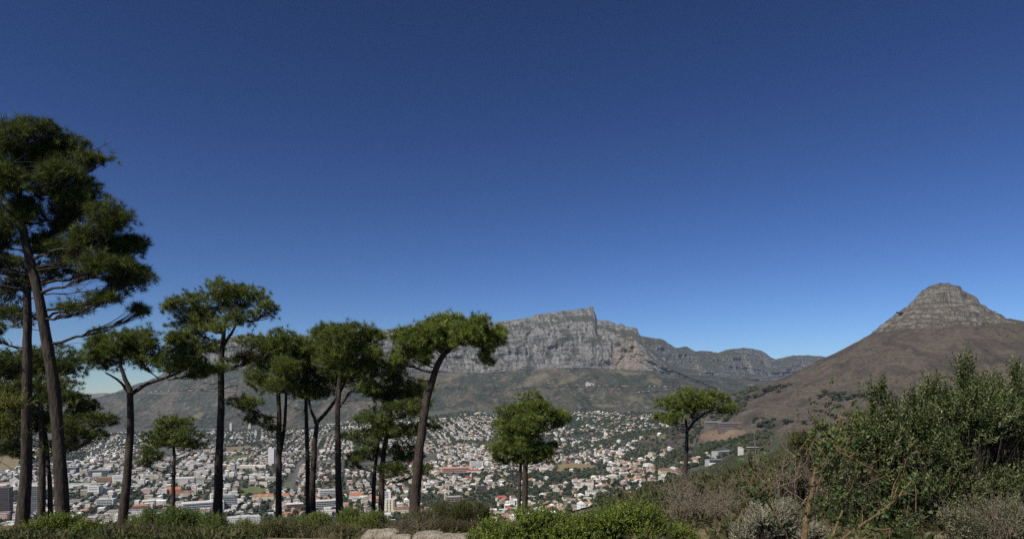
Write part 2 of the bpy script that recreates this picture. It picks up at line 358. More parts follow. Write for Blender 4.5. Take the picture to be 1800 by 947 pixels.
def mountain_mat(name, scar=False, base=0.82):
    m, nt, b = mat(name)
    ge = N(nt, 'ShaderNodeNewGeometry'); pos = ge.outputs['Position']
    nz_ = N(nt, 'ShaderNodeSeparateXYZ'); nt.links.new(ge.outputs['Normal'], nz_.inputs[0])
    at = N(nt, 'ShaderNodeAttribute', attribute_name='rocky').outputs['Fac']
    st = noise(nt, pos, 1.0, 7, 0.7, (0.004, 0.004, 0.055)); cr = noise(nt, pos, 1.0, 6, 0.7, (0.03, 0.03, 0.009), 0.6)
    pa = noise(nt, pos, 0.0036, 7, 0.68, None, 0.8); sm = noise(nt, pos, 0.03, 6, 0.75); gl = noise(nt, pos, 1.0, 5, 0.6, (0.012, 0.004, 0.004))
    rock = ramp(nt, st, [(0.28, tuple(base * x for x in (0.115, 0.108, 0.10))), (0.45, tuple(base * x for x in (0.195, 0.183, 0.172))), (0.58, tuple(base * x for x in (0.262, 0.247, 0.23))), (0.72, tuple(base * x for x in (0.18, 0.155, 0.138)))])
    rock = mix(nt, 1.0, rock, ramp(nt, cr, [(0.36, g3(0.38)), (0.48, g3(0.95)), (0.66, g3(1.3))]), 'MULTIPLY')
    if scar:
        sa = N(nt, 'ShaderNodeAttribute', attribute_name='scar').outputs['Fac']
        rock = mix(nt, sa, rock, mix(nt, cr, (0.18, 0.128, 0.08), (0.30, 0.215, 0.14)))
    veg = ramp(nt, pa, [(0.34, (0.017, 0.021, 0.013)), (0.46, (0.033, 0.036, 0.021)), (0.53, (0.055, 0.050, 0.033)), (0.60, (0.088, 0.068, 0.048)), (0.68, (0.046, 0.051, 0.026))])
    veg = mix(nt, ramp(nt, gl, [(0.58, g3(0)), (0.7, g3(0.6))]), veg, (0.13, 0.10, 0.072))
    veg = mix(nt, ramp(nt, sm, [(0.565, g3(0)), (0.64, g3(0.7))]), veg, (0.19, 0.175, 0.14))
    veg = mix(nt, ramp(nt, sm, [(0.38, g3(0.85)), (0.47, g3(0))]), veg, (0.016, 0.02, 0.012))
    kv = N(nt, 'ShaderNodeMapRange'); kv.inputs[1].default_value = 0.60; kv.inputs[2].default_value = 0.78
    nt.links.new(mth(nt, 'ADD', nz_.outputs[2], mth(nt, 'MULTIPLY', mth(nt, 'SUBTRACT', sm, 0.5), 0.6)), kv.inputs[0])
    ledge = mix(nt, kv.outputs[0], rock, (0.06, 0.062, 0.042))
    k2 = N(nt, 'ShaderNodeMapRange'); k2.inputs[1].default_value = 0.35; k2.inputs[2].default_value = 0.62
    nt.links.new(mth(nt, 'ADD', at, mth(nt, 'MULTIPLY', mth(nt, 'SUBTRACT', pa, 0.5), 0.8)), k2.inputs[0])
    cfin = mix(nt, k2.outputs[0], veg, ledge)
    if scar:
        cfin = mix(nt, N(nt, 'ShaderNodeAttribute', attribute_name='thicket').outputs['Fac'], cfin, mix(nt, sm, (0.018, 0.022, 0.012), (0.05, 0.052, 0.03)))
        cfin = mix(nt, N(nt, 'ShaderNodeAttribute', attribute_name='dry_grass').outputs['Fac'], cfin, mix(nt, sm, (0.07, 0.062, 0.036), (0.19, 0.155, 0.10)))
    nt.links.new(cfin, b.inputs['Base Color'])
    bump(nt, b, mth(nt, 'ADD', mth(nt, 'MULTIPLY', mth(nt, 'ADD', st, mth(nt, 'MULTIPLY', cr, 1.4)), k2.outputs[0]), mth(nt, 'MULTIPLY', sm, 0.6)), 14.0, 1.0)
    return m
M['mountain'] = mountain_mat('mountain_rock', True); M['ridge'] = mountain_mat('ridge_rock')

def structure(o): o['kind'] = 'structure'; return o

def fattr(me, name, vals):
    a = me.attributes.new(name, 'FLOAT', 'POINT'); a.data.foreach_set('value', np.asarray(vals, np.float32).ravel())

# ground sheet
gpx = np.linspace(-460, 2260, 560); gY = np.exp(np.linspace(math.log(0.9), math.log(12000), 520))
PX, YY = np.meshgrid(gpx, gY); XX = (PX - CX) / F * YY
mb = MB(); mb.add(np.stack([XX, YY, gbase(XX, YY)], -1), grid_faces(*PX.shape)); structure(mb.build('ground', M['ground'], smooth=True))

# pointed peak
th = np.linspace(0, 2 * math.pi, 721)
ro = np.concatenate([np.linspace(0.1, 230, 170), np.linspace(233, 1240, 150)])
TH, RO = np.meshgrid(th, ro); X = PK[0] + RO * np.cos(TH); Y = PK[1] + RO * np.sin(TH)
mb = MB(); mb.add(np.stack([X, Y, peak_z(X, Y)], -1), grid_faces(*TH.shape)); structure(mb.build('peak_hill', M['peak'], smooth=True))

# flat topped mountain: rows of talus, stepped cliff and plateau along every column of its crest line
def massif(name, px, sky_k, base_k, foot_k, dsky_k, dbase_k, dfoot_k, material, seed, scar=False, ngul=105, rough=1.0, terr=0.6, ntal=80, ncl=190):
    ip = lambda k: np.interp(px, np.array(k)[:, 0], np.array(k)[:, 1])
    jag = 1.0 * fbm(px / 7.0, px * 0, seed, 4) * rough
    pys = ip(sky_k) + jag; pyb = ip(base_k); Ds = ip(dsky_k); Db = ip(dbase_k); Dc = ip(dfoot_k)
    zb = (HZ - pyb) / F * Db; Xb = (px - CX) / F * Db
    zc = gbase((px - CX) / F * Dc, Dc) - 12
    rows = []; rk = []
    s = np.linspace(0, 1, ntal)[:, None]
    D = Dc + (Db - Dc) * s; z = zc + (zb - zc) * s ** 1.3
    Xs = (px - CX) / F * D
    env = np.sin(np.pi * np.clip(s * 0.92 + .04, 0, 1)) ** 0.8
    z = z + env * (66 * ridge(Xs / 330 + 0.25 * s + .15 * fbm(Xs / 200, s * 3, seed + 21, 2), D / 1300, seed + 1, 5) + 16 * fbm(Xs / 70, D / 90, seed + 2, 4) - 14)
    rows.append(np.stack([Xs, D, z], -1)); rk.append(np.clip((s - 0.72) / 0.28, 0, 1) ** 2 * 0.42 + 0 * D)
    f = np.linspace(0, 1, ncl)[1:, None]
    zs = (HZ - pys) / F * Ds
    wob = 0.10 * fbm(Xb / 500, px * 0, seed + 3, 3)
    ff = f + wob * np.sin(np.pi * f)
    g = ff
    for n_, A_ in ((3, 0.85), (8, 0.75), (19, 0.55)):
        am = np.clip(0.55 + 0.9 * fbm(Xb / 330 + n_, f * 2.5, seed + 14 + n_, 3), 0.05, 1.2)
        g = g - terr * am * A_ / (2 * np.pi * n_) * np.sin(2 * np.pi * n_ * (ff + 0.035 * fbm(Xb / 200, f * 4, seed + 30 + n_, 3)) + 2.2 * fbm(Xb / 700, f * 2, seed + 4 + n_, 3))
    D = Db + (Ds - Db) * g
    z = zb + (zs - zb) * f
    Xc = (px - CX) / F * D
    e2 = np.sin(np.pi * np.clip(f, 0, 1) * 0.9 + 0.12)
    gul = ridge(Xb / 300 + 0.22 * fbm(Xb / 90, f * 3, seed + 7, 2) + 0.25 * f, f * 0.8, seed + 8, 5)
    D = D - e2 * ngul * gul - e2 * 30 * ridge(Xb / 70 + 0.3 * fbm(Xb / 40, f * 6, seed + 17, 2), f * 3, seed + 9, 4) - 11 * fbm(Xb / 17, f * 14, seed + 10, 4)
    corr = (D - (Db + (Ds - Db) * g)) / Ds
    z = z + corr * zs * f
    rows.append(np.stack([(px - CX) / F * D, D, z], -1)); rk.append(0.62 + 0.38 * np.clip(f * 4, 0, 1) + 0 * D)
    for k, dd in enumerate((30, 120, 500, 1500)):
        Dp = D[-1:] + dd; rows.append(np.stack([(px - CX) / F * Dp, Dp, z[-1:] - (0.02 * dd if k < 3 else 120)], -1)); rk.append(np.full((1, len(px)), 0.7))
    V = np.concatenate(rows); R = np.concatenate(rk)
    mb = MB(); mb.add(V, grid_faces(*V.shape[:2])); o = structure(mb.build(name, material, smooth=True))
    fattr(o.data, 'rocky', R)
    if scar:
        ppx = V[..., 0] / V[..., 1] * F + CX; ppy = HZ - V[..., 2] / V[..., 1] * F
        u = (ppy - 584) / 66.0
        cx_ = 1104 - 2 * u; hw = 6 + 40 * np.clip(u, 0, 1)
        q = np.clip((1 - np.abs(ppx - cx_) / hw) * 3 + 0.9 * fbm(ppx / 7, ppy / 7, 77, 3), 0, 1) * np.clip(u * 5 + 0.4, 0, 1) * np.clip((1.03 - u) * 8, 0, 1)
        fattr(o.data, 'scar', q * 0.55)
        for an_, lst in (('thicket', [(995, 597, 27, 8, -20), (1044, 600, 16, 9, 10), (949, 597, 16, 4, -8), (909, 612, 18, 4, -32), (870, 628, 20, 4, -15), (1010, 618, 12, 10, 60), (965, 622, 10, 7, 70), (1085, 605, 7, 5, 0), (905, 574, 12, 2.5, -5), (560, 615, 30, 8, -10), (420, 620, 30, 10, 20),
                                      (323, 724, 22, 9, -10), (1062, 662, 40, 10, 12), (830, 668, 30, 12, 0), (760, 690, 40, 7, 5), (1120, 700, 60, 5, 0), (960, 705, 60, 5, 4), (1000, 632, 6, 12, 20), (930, 632, 5, 10, 25), (480, 690, 50, 14, 0), (650, 690, 30, 12, 20), (230, 705, 25, 8, 30)]),
                         ('dry_grass', [(939, 668, 40, 6, -24), (997, 667, 34, 6, -20), (905, 651, 44, 3, -3), (970, 648, 30, 2.5, 0), (1100, 655, 30, 4, 5), (348, 731, 15, 5, -32), (326, 718, 9, 3, -20), (1115, 700, 22, 6, 10), (1060, 712, 34, 4, 0), (870, 640, 30, 2, 0), (280, 690, 30, 2, 0), (1150, 668, 18, 6, 20), (800, 660, 26, 5, -20), (720, 672, 20, 4, -20), (395, 700, 25, 5, -35)])):
            q = np.zeros(ppx.shape)
            for cx_, cy_, rx_, ry_, a_ in lst:
                a_ = radians(a_); ux = (ppx - cx_) * math.cos(a_) + (ppy - cy_) * math.sin(a_); uy = -(ppx - cx_) * math.sin(a_) + (ppy - cy_) * math.cos(a_)
                q = np.maximum(q, np.clip((1.1 - np.hypot(ux / rx_, uy / ry_) + 0.8 * fbm(ppx / 9 + cx_, ppy / 4, 78, 4)) * 1.6, 0, 1))
            fattr(o.data, an_, q * 0.75)
    return V
ts = [(30, 752), (120, 718), (165, 700), (200, 690), (235, 676), (262, 668), (285, 658), (318, 640), (345, 612), (380, 598), (420, 588), (480, 592), (560, 588), (620, 583), (660, 581), (690, 578), (722, 577), (760, 575), (800, 572), (870, 566), (900, 562), (928, 558), (945, 552), (975, 548), (1000, 545), (1030, 542), (1041, 541.5), (1046, 550), (1050, 562), (1058, 564), (1067, 562), (1076, 566), (1086, 570), (1092, 568), (1100, 573), (1110, 575), (1119, 576), (1123, 586), (1130, 594), (1145, 612), (1165, 632), (1190, 650), (1230, 668), (1260, 680)]
tb = [(30, 756), (120, 721), (165, 704), (200, 695), (235, 683), (285, 668), (318, 655), (345, 642), (400, 640), (550, 648), (700, 652), (850, 656), (930, 650), (1000, 646), (1050, 648), (1150, 652), (1190, 662), (1230, 676), (1260, 688)]
tdc = [(120, 5000), (200, 4850), (400, 4850), (600, 4700), (800, 4450), (950, 4250), (1050, 4100), (1150, 3900), (1200, 3750), (1260, 3600)]
tdb = [(120, 6900), (200, 6600), (300, 6200), (400, 5700), (600, 5400), (900, 5250), (1060, 5150), (1120, 5050), (1190, 4900), (1260, 4700)]
tds = [(120, 7000), (200, 6720), (300, 6400), (400, 6150), (600, 5800), (900, 5620), (1040, 5500), (1120, 5300), (1190, 5000), (1260, 4780)]
TMV = massif('mountain', np.arange(30, 1261, 1.0), ts, tb, None, tds, tdb, tdc, M['mountain'], 100, True)
rs = [(1085, 592), (1128, 590), (1150, 594), (1160, 595), (1168, 598), (1180, 606), (1188, 612), (1200, 609), (1208, 609), (1216, 614), (1222, 617), (1240, 616), (1250, 617), (1262, 620), (1275, 615), (1288, 613), (1305, 611), (1320, 612), (1338, 616), (1348, 622), (1357, 629), (1364, 631), (1380, 627), (1400, 624), (1418, 624), (1440, 625), (1475, 630), (1520, 636), (1600, 645), (1700, 660)]
rb = [(1085, 650), (1160, 655), (1200, 658), (1260, 662), (1330, 668), (1400, 672), (1500, 678), (1700, 690)]
rds = [(1085, 5700), (1160, 5900), (1260, 6400), (1340, 6900), (1420, 7600), (1500, 8300), (1700, 9500)]
rdb = [(1085, 5300), (1160, 5450), (1260, 5900), (1340, 6400), (1420, 7000), (1500, 7700), (1700, 9000)]
rdf = [(1085, 4000), (1160, 3900), (1260, 3600), (1350, 3500), (1450, 4200), (1700, 5000)]
RGV = massif('mountain_ridge', np.arange(1085, 1701, 1.0), rs, rb, None, rds, rdb, rdf, M['ridge'], 200, False, 120, 1.0, 0.7, 70, 130)

# blue hills far beyond the plain
px = np.linspace(-420, 300, 200)
top = 692 + 4 * fbm(px / 45.0, px * 0, 301, 4) + np.clip((60 - px) / 60, 0, 1) * 5
rows = [P(px, 742 + 0 * px, 10600)]
for s in np.linspace(0.1, 1, 14): rows.append(P(px, 740 + (top - 740) * s, 10600 + 700 * s + 160 * ridge(px / 30, s * 2 + 0 * px, 302)))
rows.append(P(px, top + 25, 11900))
m, nt, b = mat('far_hill_scrub'); pos = N(nt, 'ShaderNodeNewGeometry').outputs['Position']
nt.links.new(ramp(nt, noise(nt, pos, 0.004, 5), [(0.3, (0.06, 0.06, 0.045)), (0.7, (0.16, 0.13, 0.10))]), b.inputs['Base Color'])
mb = MB(); V = np.stack(rows); mb.add(V, grid_faces(*V.shape[:2])); structure(mb.build('distant_hills', m, smooth=True))

# roads, playing fields
m, nt, b = mat('asphalt'); pos = N(nt, 'ShaderNodeNewGeometry').outputs['Position']
nt.links.new(ramp(nt, noise(nt, pos, 0.3, 4), [(0.3, (0.07, 0.07, 0.072)), (0.7, (0.13, 0.125, 0.12))]), b.inputs['Base Color']); M['road'] = m
m, nt, b = mat('pale_road_cutting'); pos = N(nt, 'ShaderNodeNewGeometry').outputs['Position']
nt.links.new(ramp(nt, noise(nt, pos, 0.02, 4, 0.7), [(0.35, (0.15, 0.14, 0.115)), (0.65, (0.33, 0.30, 0.25))]), b.inputs['Base Color']); M['cutting'] = m

def ribbon(name, pts, width, material, lift=0.3, fn=H):
    pts = polyline(pts, 60) if fn is not None else np.asarray(pts, float); t = nrm(np.gradient(pts, axis=0)); t[:, 2] = 0; n = np.stack([-t[:, 1], t[:, 0], 0 * t[:, 0]], -1); n = nrm(n)
    rows = []
    for k in (-0.5, -0.17, 0.17, 0.5):
        q = pts + n * width * k
        if fn is not None: q[:, 2] = fn(q[:, 0], q[:, 1]) + lift
        else: q[:, 2] = pts[:, 2] + lift
        rows.append(q)
    mb = MB(); V = np.stack(rows); mb.add(V, grid_faces(4, len(pts))); return structure(mb.build(name, material))

def surf_line(V, prof, step=4):
    """points on a mountain mesh along a line of photo rows"""
    ppx = V[..., 0] / V[..., 1] * F + CX; ppy = HZ - V[..., 2] / V[..., 1] * F
    ppy = np.minimum.accumulate(ppy, 0); out = []
    for x in np.arange(prof[0][0], prof[-1][0] + 1, step):
        c = int(np.argmin(np.abs(ppx[0] - x))); y = np.interp(x, [p[0] for p in prof], [p[1] for p in prof])
        r = np.argmax(ppy[:, c] <= y); out.append(V[r, c])
    return np.array(out)
for prof in ([(905, 681), (960, 680), (1000, 680), (1060, 679), (1110, 680), (1190, 681)], [(1110, 692), (1150, 687), (1195, 684)], [(255, 690), (300, 688), (380, 687), (420, 690)]):
    ribbon('road', surf_line(TMV, prof, 1) + [0, -2, 0], 12, M['cutting'], 2.2, None)

m, nt, b = mat('trodden_earth'); b.inputs['Base Color'].default_value = (0.12, 0.095, 0.07, 1); M['trail'] = m
for pth in [[(1335, 694), (1375, 692), (1420, 690), (1455, 686)]]:
    ribbon('path', np.array([hit(*p) for p in pth]), 2.6, M['trail'], 0.7)
CITY_ROADS = [[(505, 868), (517, 845), (525, 820), (531, 806)], [(481, 800), (470, 788), (458, 778), (450, 770)], [(0, 812), (18, 822), (40, 840), (60, 862)],
              [(760, 782), (820, 781), (880, 783)], [(985, 828), (1010, 812), (1050, 800), (1100, 785)], [(640, 830), (720, 812), (800, 800), (860, 792)]]
road_w = [13, 9, 10, 7, 7, 7]
road_pts = []
for rd, w_ in zip(CITY_ROADS, road_w):
    pts = np.array([hit(*p) for p in rd]); road_pts.append((polyline(pts, 60), w_))
    ribbon('road', pts, w_, M['road'], 0.5)
def field_mat(name, a, b_):
    m, nt, b = mat(name); pos = N(nt, 'ShaderNodeNewGeometry').outputs['Position']
    nt.links.new(ramp(nt, noise(nt, pos, 0.03, 5, 0.6), [(0.35, a), (0.65, b_)]), b.inputs['Base Color']); return m
fg = field_mat('mown_grass', (0.075, 0.10, 0.03), (0.13, 0.14, 0.05)); fb = field_mat('dry_grass_field', (0.15, 0.115, 0.055), (0.22, 0.17, 0.085)); fr = field_mat('bare_brown_field', (0.11, 0.078, 0.055), (0.16, 0.115, 0.08))
FIELDS = [([(392, 786), (440, 783), (442, 789), (396, 794)], fb), ([(392, 803), (438, 798), (440, 806), (394, 812)], fg), ([(412, 862), (448, 854), (470, 858), (458, 868), (424, 873)], fg),
          ([(972, 818), (1005, 813), (1048, 818), (1040, 824), (980, 828)], fb), ([(1140, 765), (1172, 764), (1176, 770), (1144, 771)], fg), ([(1222, 770), (1252, 757), (1300, 756), (1312, 760), (1290, 776), (1240, 779)], fr),
          ([(-40, 800), (10, 796), (36, 806), (28, 826), (-40, 830)], fb), ([(915, 800), (960, 797), (975, 806), (930, 810)], fg), ([(523, 778), (545, 776), (545, 781), (524, 783)], fg), ([(500, 850), (514, 846), (512, 854), (500, 857)], fg)]
def in_poly(x, y, poly):
    c = np.zeros(np.shape(x), bool); n = len(poly)
    for i in range(n):
        x0, y0 = poly[i]; x1, y1 = poly[(i + 1) % n]
        c ^= ((y0 > y) != (y1 > y)) & (x < (x1 - x0) * (y - y0) / (y1 - y0 + 1e-9) + x0)
    return c
for poly, mt in FIELDS:
    q = np.array([hit(*p) for p in poly])[:, :2]; q2 = np.concatenate([q, q[:1]])
    edge = np.concatenate([q2[i] + (q2[i + 1] - q2[i]) * np.linspace(0, 1, 12)[:-1, None] for i in range(len(q))])
    c0 = edge.mean(0); rings = []
    for s in np.linspace(0.02, 1, 12):
        e = c0 + (edge - c0) * s; rings.append(np.stack([e[:, 0], e[:, 1], H(e[:, 0], e[:, 1]) + 0.6], -1))
    V = np.stack(rings); V = np.concatenate([V, V[:, :1]], 1); mb = MB(); mb.add(V, grid_faces(*V.shape[:2])); structure(mb.build('field', mt))


# ------------------------------------------------------------------ the town: shapes
def boxes(cx, cy, z0, z1, wx, wy, an, rise, rfrac, over=0.0):
    """n buildings at once -> wall verts/quads/uv, roof verts/quads/tris. rise 0 = flat roof with parapet step."""
    n = len(cx); c, s = np.cos(an), np.sin(an)
    def tr(u, v): return cx + u * c - v * s, cy + u * s + v * c
    hx, hy = wx / 2, wy / 2
    sg = [(-1, -1), (1, -1), (1, 1), (-1, 1)]
    lo = [tr(a * hx, b * hy) for a, b in sg]
    V = np.stack([np.stack([x, y, z0], -1) for x, y in lo] + [np.stack([x, y, z1], -1) for x, y in lo], 1)
    q = np.arange(n)[:, None] * 8
    fw = np.stack([q + [i, (i + 1) % 4, 4 + (i + 1) % 4, 4 + i] for i in range(4)], 1)
    h = z1 - z0; zr = np.zeros(n); uv = []
    for i in range(4):
        L = wx if i % 2 == 0 else wy
        uv.append(np.stack([np.stack([zr, zr], -1), np.stack([L, zr], -1), np.stack([L, h], -1), np.stack([zr, h], -1)], 1))
    uv = np.stack(uv, 1)
    ex = hx + over; ey = hy + over
    ev = [tr(a * ex, b * ey) for a, b in sg]; rg = [tr(-hx * rfrac, zr), tr(hx * rfrac, zr)]
    zt = z1 + 0.02
    R = np.stack([np.stack([x, y, zt], -1) for x, y in ev] + [np.stack([x, y, zt + rise], -1) for x, y in rg], 1)
    q6 = np.arange(n)[:, None] * 6
    rq = np.stack([q6 + [0, 1, 5, 4], q6 + [2, 3, 4, 5]], 1).reshape(-1, 4)
    rt = np.stack([q6 + [1, 2, 5], q6 + [3, 0, 4]], 1).reshape(-1, 3)
    return V.reshape(-1, 3), fw.reshape(-1, 4), uv.reshape(-1, 2), R.reshape(-1, 3), rq, rt

WALLS = [('white', (0.74, 0.715, 0.66), .46), ('cream', (0.66, 0.58, 0.44), .17), ('pale grey', (0.50, 0.49, 0.46), .10), ('beige', (0.54, 0.46, 0.35), .16), ('pink', (0.54, 0.38, 0.31), .08), ('brown', (0.24, 0.17, 0.13), .03)]
ROOFS = [('pale', (0.52, 0.495, 0.455), .23), ('grey', (0.29, 0.275, 0.255), .16), ('slate', (0.12, 0.12, 0.12), .08), ('orange', (0.36, 0.175, 0.105), .17), ('brown', (0.25, 0.16, 0.115), .22), ('red', (0.27, 0.10, 0.075), .04), ('white', (0.74, 0.74, 0.73), .10)]
rng = np.random.default_rng(5)
def town_mask(px, Y):
    top = np.interp(px, [-300, 100, 200, 400, 600, 800, 950, 1050, 1150, 1200, 1225, 1240, 1260], [4500, 4520, 4560, 4500, 4330, 4080, 3960, 3850, 3600, 3000, 2300, 1800, 1400])
    low = np.interp(px, [-300, 900, 1000, 1080, 1130, 1160, 1200, 1225, 1245], [950, 950, 960, 980, 1020, 1080, 1180, 1270, 1380])
    return (Y < top + 130 + 170 * fbm(px / 38.0, Y / 900.0, 55, 3)) & (Y > low) & (px < 1250)
seeds = np.stack([rng.uniform(-2600, 1100, 16), rng.uniform(900, 4600, 16)], -1); sang = rng.uniform(0.0, 1.1, 16)
pitch = 20.5
gx, gy = np.meshgrid(np.arange(-3600, 1500, pitch), np.arange(900, 4700, pitch)); gx = gx.ravel(); gy = gy.ravel()
zone = np.argmin((gx[:, None] - seeds[:, 0]) ** 2 + ((gy[:, None] - seeds[:, 1]) * 1.0) ** 2, 1)
# lattice turned about each zone's own seed
u = gx - seeds[zone, 0]; v_ = gy - seeds[zone, 1]; an = sang[zone]
X = seeds[zone, 0] + u * np.cos(an) - v_ * np.sin(an); Y = seeds[zone, 1] + u * np.sin(an) + v_ * np.cos(an)
st_ = (np.round(u / pitch).astype(int) % 4 == 0) & (rng.uniform(size=len(u)) < .8)          # streets
X = X + rng.normal(size=len(X)) * 2.2; Y = Y + rng.normal(size=len(X)) * 2.2
px = X / np.maximum(Y, 1) * F + CX
ok = town_mask(px, Y) & (px > -330)
X, Y, px, an, st_ = X[ok], Y[ok], px[ok], an[ok], st_[ok]
Z = H(X, Y); py = HZ - Z / Y * F
clear = np.ones(len(X), bool)
for poly, _m in FIELDS: clear &= ~in_poly(px, py, poly)
for rp, w_ in road_pts:
    d = np.min(np.hypot(X[:, None] - rp[None, :, 0], Y[:, None] - rp[None, :, 1]), 1); clear &= d > w_ * 0.5 + 6
green = fbm(X / 260, Y / 260, 61, 4) + 0.5 * fbm(X / 70, Y / 70, 62, 2)
leafy = 0.10 + 0.55 * np.clip((px - 850) / 250, 0, 1) * np.clip((Y - 1500) / 900, 0, 1) + 0.18 * np.clip((px - 950) / 200, 0, 1)
core = np.clip((560 - px) / 260, 0, 1) * np.clip((2900 - Y) / 600, 0, 1)                    # denser, taller blocks
is_park = green > 0.20 - 0.25 * (leafy - .1) + 0.1 * core
rnd = rng.uniform(size=len(X))
house = clear & ~is_park & ~st_ & (rnd > 0.08 + 0.75 * (leafy - .1))
tree_ = clear & ((is_park & (rnd < .93)) | (~is_park & ~house & (rnd < .95) & (rng.uniform(size=len(X)) < .85 - .5 * core)) | (st_ & (rng.uniform(size=len(X)) < .35 - .2 * core)))

EXCL = []                                                    # footprints of the named buildings
def solid_building(name, label, cat, px0, py0, w, d, h, ang, wall, roof, rise=0.0, rfrac=0.6, over=0.3, extras=None, group='larger buildings of the town', z_add=0.0):
    b0 = hit(px0, py0); EXCL.append((b0[0], b0[1], max(w, d) * 0.62 + 6))
    root = thing(name, label, cat, b0 + [0, 0, z_add], group)
    A = lambda x: np.array([float(x)])
    V, fw, uv, R, rq, rt = boxes(A(0), A(0), A(-16 if w > 40 else -7), A(h), A(w), A(d), A(ang), A(rise), A(rfrac), over)
    mb = MB(); mb.add(V, fw, wall, uv=uv); mb.build('wall', M['wall'], root)
    mb = MB(); mb.add(R, rq, roof); mb.C.append((rt, np.broadcast_to(np.array(roof, float), (2, 3)), 0, None)); mb.build('roof', M['roof'], root)
    c, s = math.cos(ang), math.sin(ang)
    for ex in (extras or []):
        nm, u0, v0, zz0, zz1, ww, dd, colr, mt = ex
        V, fw, uv, R, rq, rt = boxes(A(u0 * c - v0 * s), A(u0 * s + v0 * c), A(zz0), A(zz1), A(ww), A(dd), A(ang), A(0), A(.5))
        mb = MB(); mb.add(V, fw, colr, uv=uv if mt == 'wall' else None); mb.add(V, np.array([[4, 5, 6, 7]]), colr, uv=np.zeros((4, 2))); mb.build(nm, M[mt], root)
    return root
Wt, Cr, Gy, Be, Pk = (0.76, 0.75, 0.72), (0.68, 0.6, 0.44), (0.42, 0.42, 0.41), (0.5, 0.42, 0.33), (0.55, 0.36, 0.29)
Or, Br, Sl, Pa, Rd = (0.35, 0.155, 0.085), (0.19, 0.12, 0.085), (0.10, 0.10, 0.11), (0.55, 0.54, 0.52), (0.28, 0.08, 0.06)
def plant(h, k=1): return [('lift_housing', 3 * k, 0, h, h + 3.2, 5, 4, Gy, 'roof'), ('parapet', 0, 0, h - .2, h + .9, 0.1, 0.1, Gy, 'roof')][:1]
def bands(w, d, h, n, colr=(0.05, 0.055, 0.065)):
    return [('window_band', 0, -d / 2 - 0.12, 1.2 + i * (h - .6) / n, 1.2 + i * (h - .6) / n + 1.45, w * .94, 0.2, colr, 'glass') for i in range(n)]

solid_building('tower_block', 'tall white slab tower rising alone behind the pine with two bare stems', 'tower', 477, 817, 21, 15, 62, 0.15, Wt, Pa, extras=[('stair_shaft', 12.6, 1, -5, 65, 4.4, 10, (0.5, 0.5, 0.5), 'roof'), ('lift_housing', -2, 0, 62, 66, 8, 6, Wt, 'roof')])
solid_building('apartment_block', 'long white hotel block with rows of square windows just above the shrubs', 'apartment block', 428, 925, 54, 16, 17, 0.42, Wt, Gy, 2.5, .9, extras=[('gable_end', -28.5, 0, -5, 15, 3, 17, Rd, 'roof'), ('roof_terrace', 0, 2, 17, 19.5, 20, 5, Wt, 'roof')])
solid_building('office_building', 'grey stepped office with cream window stripes beside the umbrella pine trunk', 'office', 400, 892, 34, 26, 24, 0.3, Gy, Sl, extras=bands(34, 26, 24, 6, (0.05, 0.055, 0.07)) + [('upper_storey', 0, 5, 24, 28, 26, 14, Gy, 'wall'), ('lift_housing', 4, 6, 28, 31, 8, 6, Pa, 'roof')])
solid_building('office_building', 'long pale office with silver roof left of the umbrella pine trunk'.replace('left of', 'reaching to'), 'office', 357, 897, 78, 24, 18, 0.52, (0.62, 0.63, 0.65), Pa, 3, .95, extras=bands(78, 24, 18, 4) + [('roof_plant', 20, 0, 18, 22, 12, 8, Wt, 'roof')])
solid_building('mansion', 'white mansion with corner pavilions and rust roof behind the forked black pine', 'mansion', 261, 888, 46, 16, 9, 0.2, Wt, Br, 3, .8, extras=[('corner_pavilion', -21, -3, -4, 13, 9, 14, Wt, 'wall'), ('corner_pavilion', 21, -3, -4, 13, 9, 14, Wt, 'wall'), ('portico', 0, -10, -4, 7, 14, 5, Wt, 'wall')])
solid_building('brick_building', 'orange brick building with steep orange roof behind the small round pine', 'building', 305, 868, 44, 16, 13, 0.1, (0.42, 0.17, 0.08), Or, 6, .8, extras=[('gable_wing', -16, -8, -5, 14, 10, 8, (0.5, 0.2, 0.1), 'wall')])
solid_building('church_building', 'cream church with two small towers beside the orange brick building', 'church', 330, 871, 34, 13, 9, 0.3, Cr, Sl, 5, 1.0, extras=[('bell_tower', 17, -4, -5, 20, 5, 5, Cr, 'wall'), ('bell_tower', 17, 5, -5, 20, 5, 5, Cr, 'wall')])
solid_building('long_building', 'long building with orange tiled roof below the green sports field', 'building', 463, 878, 48, 15, 9, 0.22, Cr, Or, 5, .8, extras=[('dormer', -8, -5, 9, 12, 4, 4, Cr, 'wall'), ('dormer', 8, -5, 9, 12, 4, 4, Cr, 'wall')])
solid_building('long_building', 'second orange roofed hall beside the bare legged pine trunks', 'building', 500, 876, 26, 15, 8, 0.1, Cr, Or, 5, .7)
solid_building('apartment_block', 'cream eight storey apartment tower with balconies right above the rock shrubs'.replace('right ', ''), 'apartment block', 686, 899, 19, 14, 24, -0.1, (0.7, 0.63, 0.47), Pa, extras=[('balcony_stack', k, -7.6, 0, 23, 3.2, 1.4, (0.72, 0.66, 0.5), 'wall') for k in (-6, 0, 6)] + bands(17, 14, 24, 8))
solid_building('apartment_block', 'white apartment tower behind the cream one with balconies', 'apartment block', 681, 884, 18, 15, 25, -0.05, Wt, Gy, extras=[('lift_housing', 3, 2, 25, 28, 5, 4, Wt, 'roof')] + bands(8, 15, 25, 8))
solid_building('long_building', 'very long pink building with terracotta roof beyond the leaning umbrella pine', 'building', 800, 831, 84, 22, 15, 0.30, Pk, (0.45, 0.24, 0.16), 3.5, .96, over=0.8, extras=bands(80, 22, 15, 3, (0.10, 0.07, 0.06)))
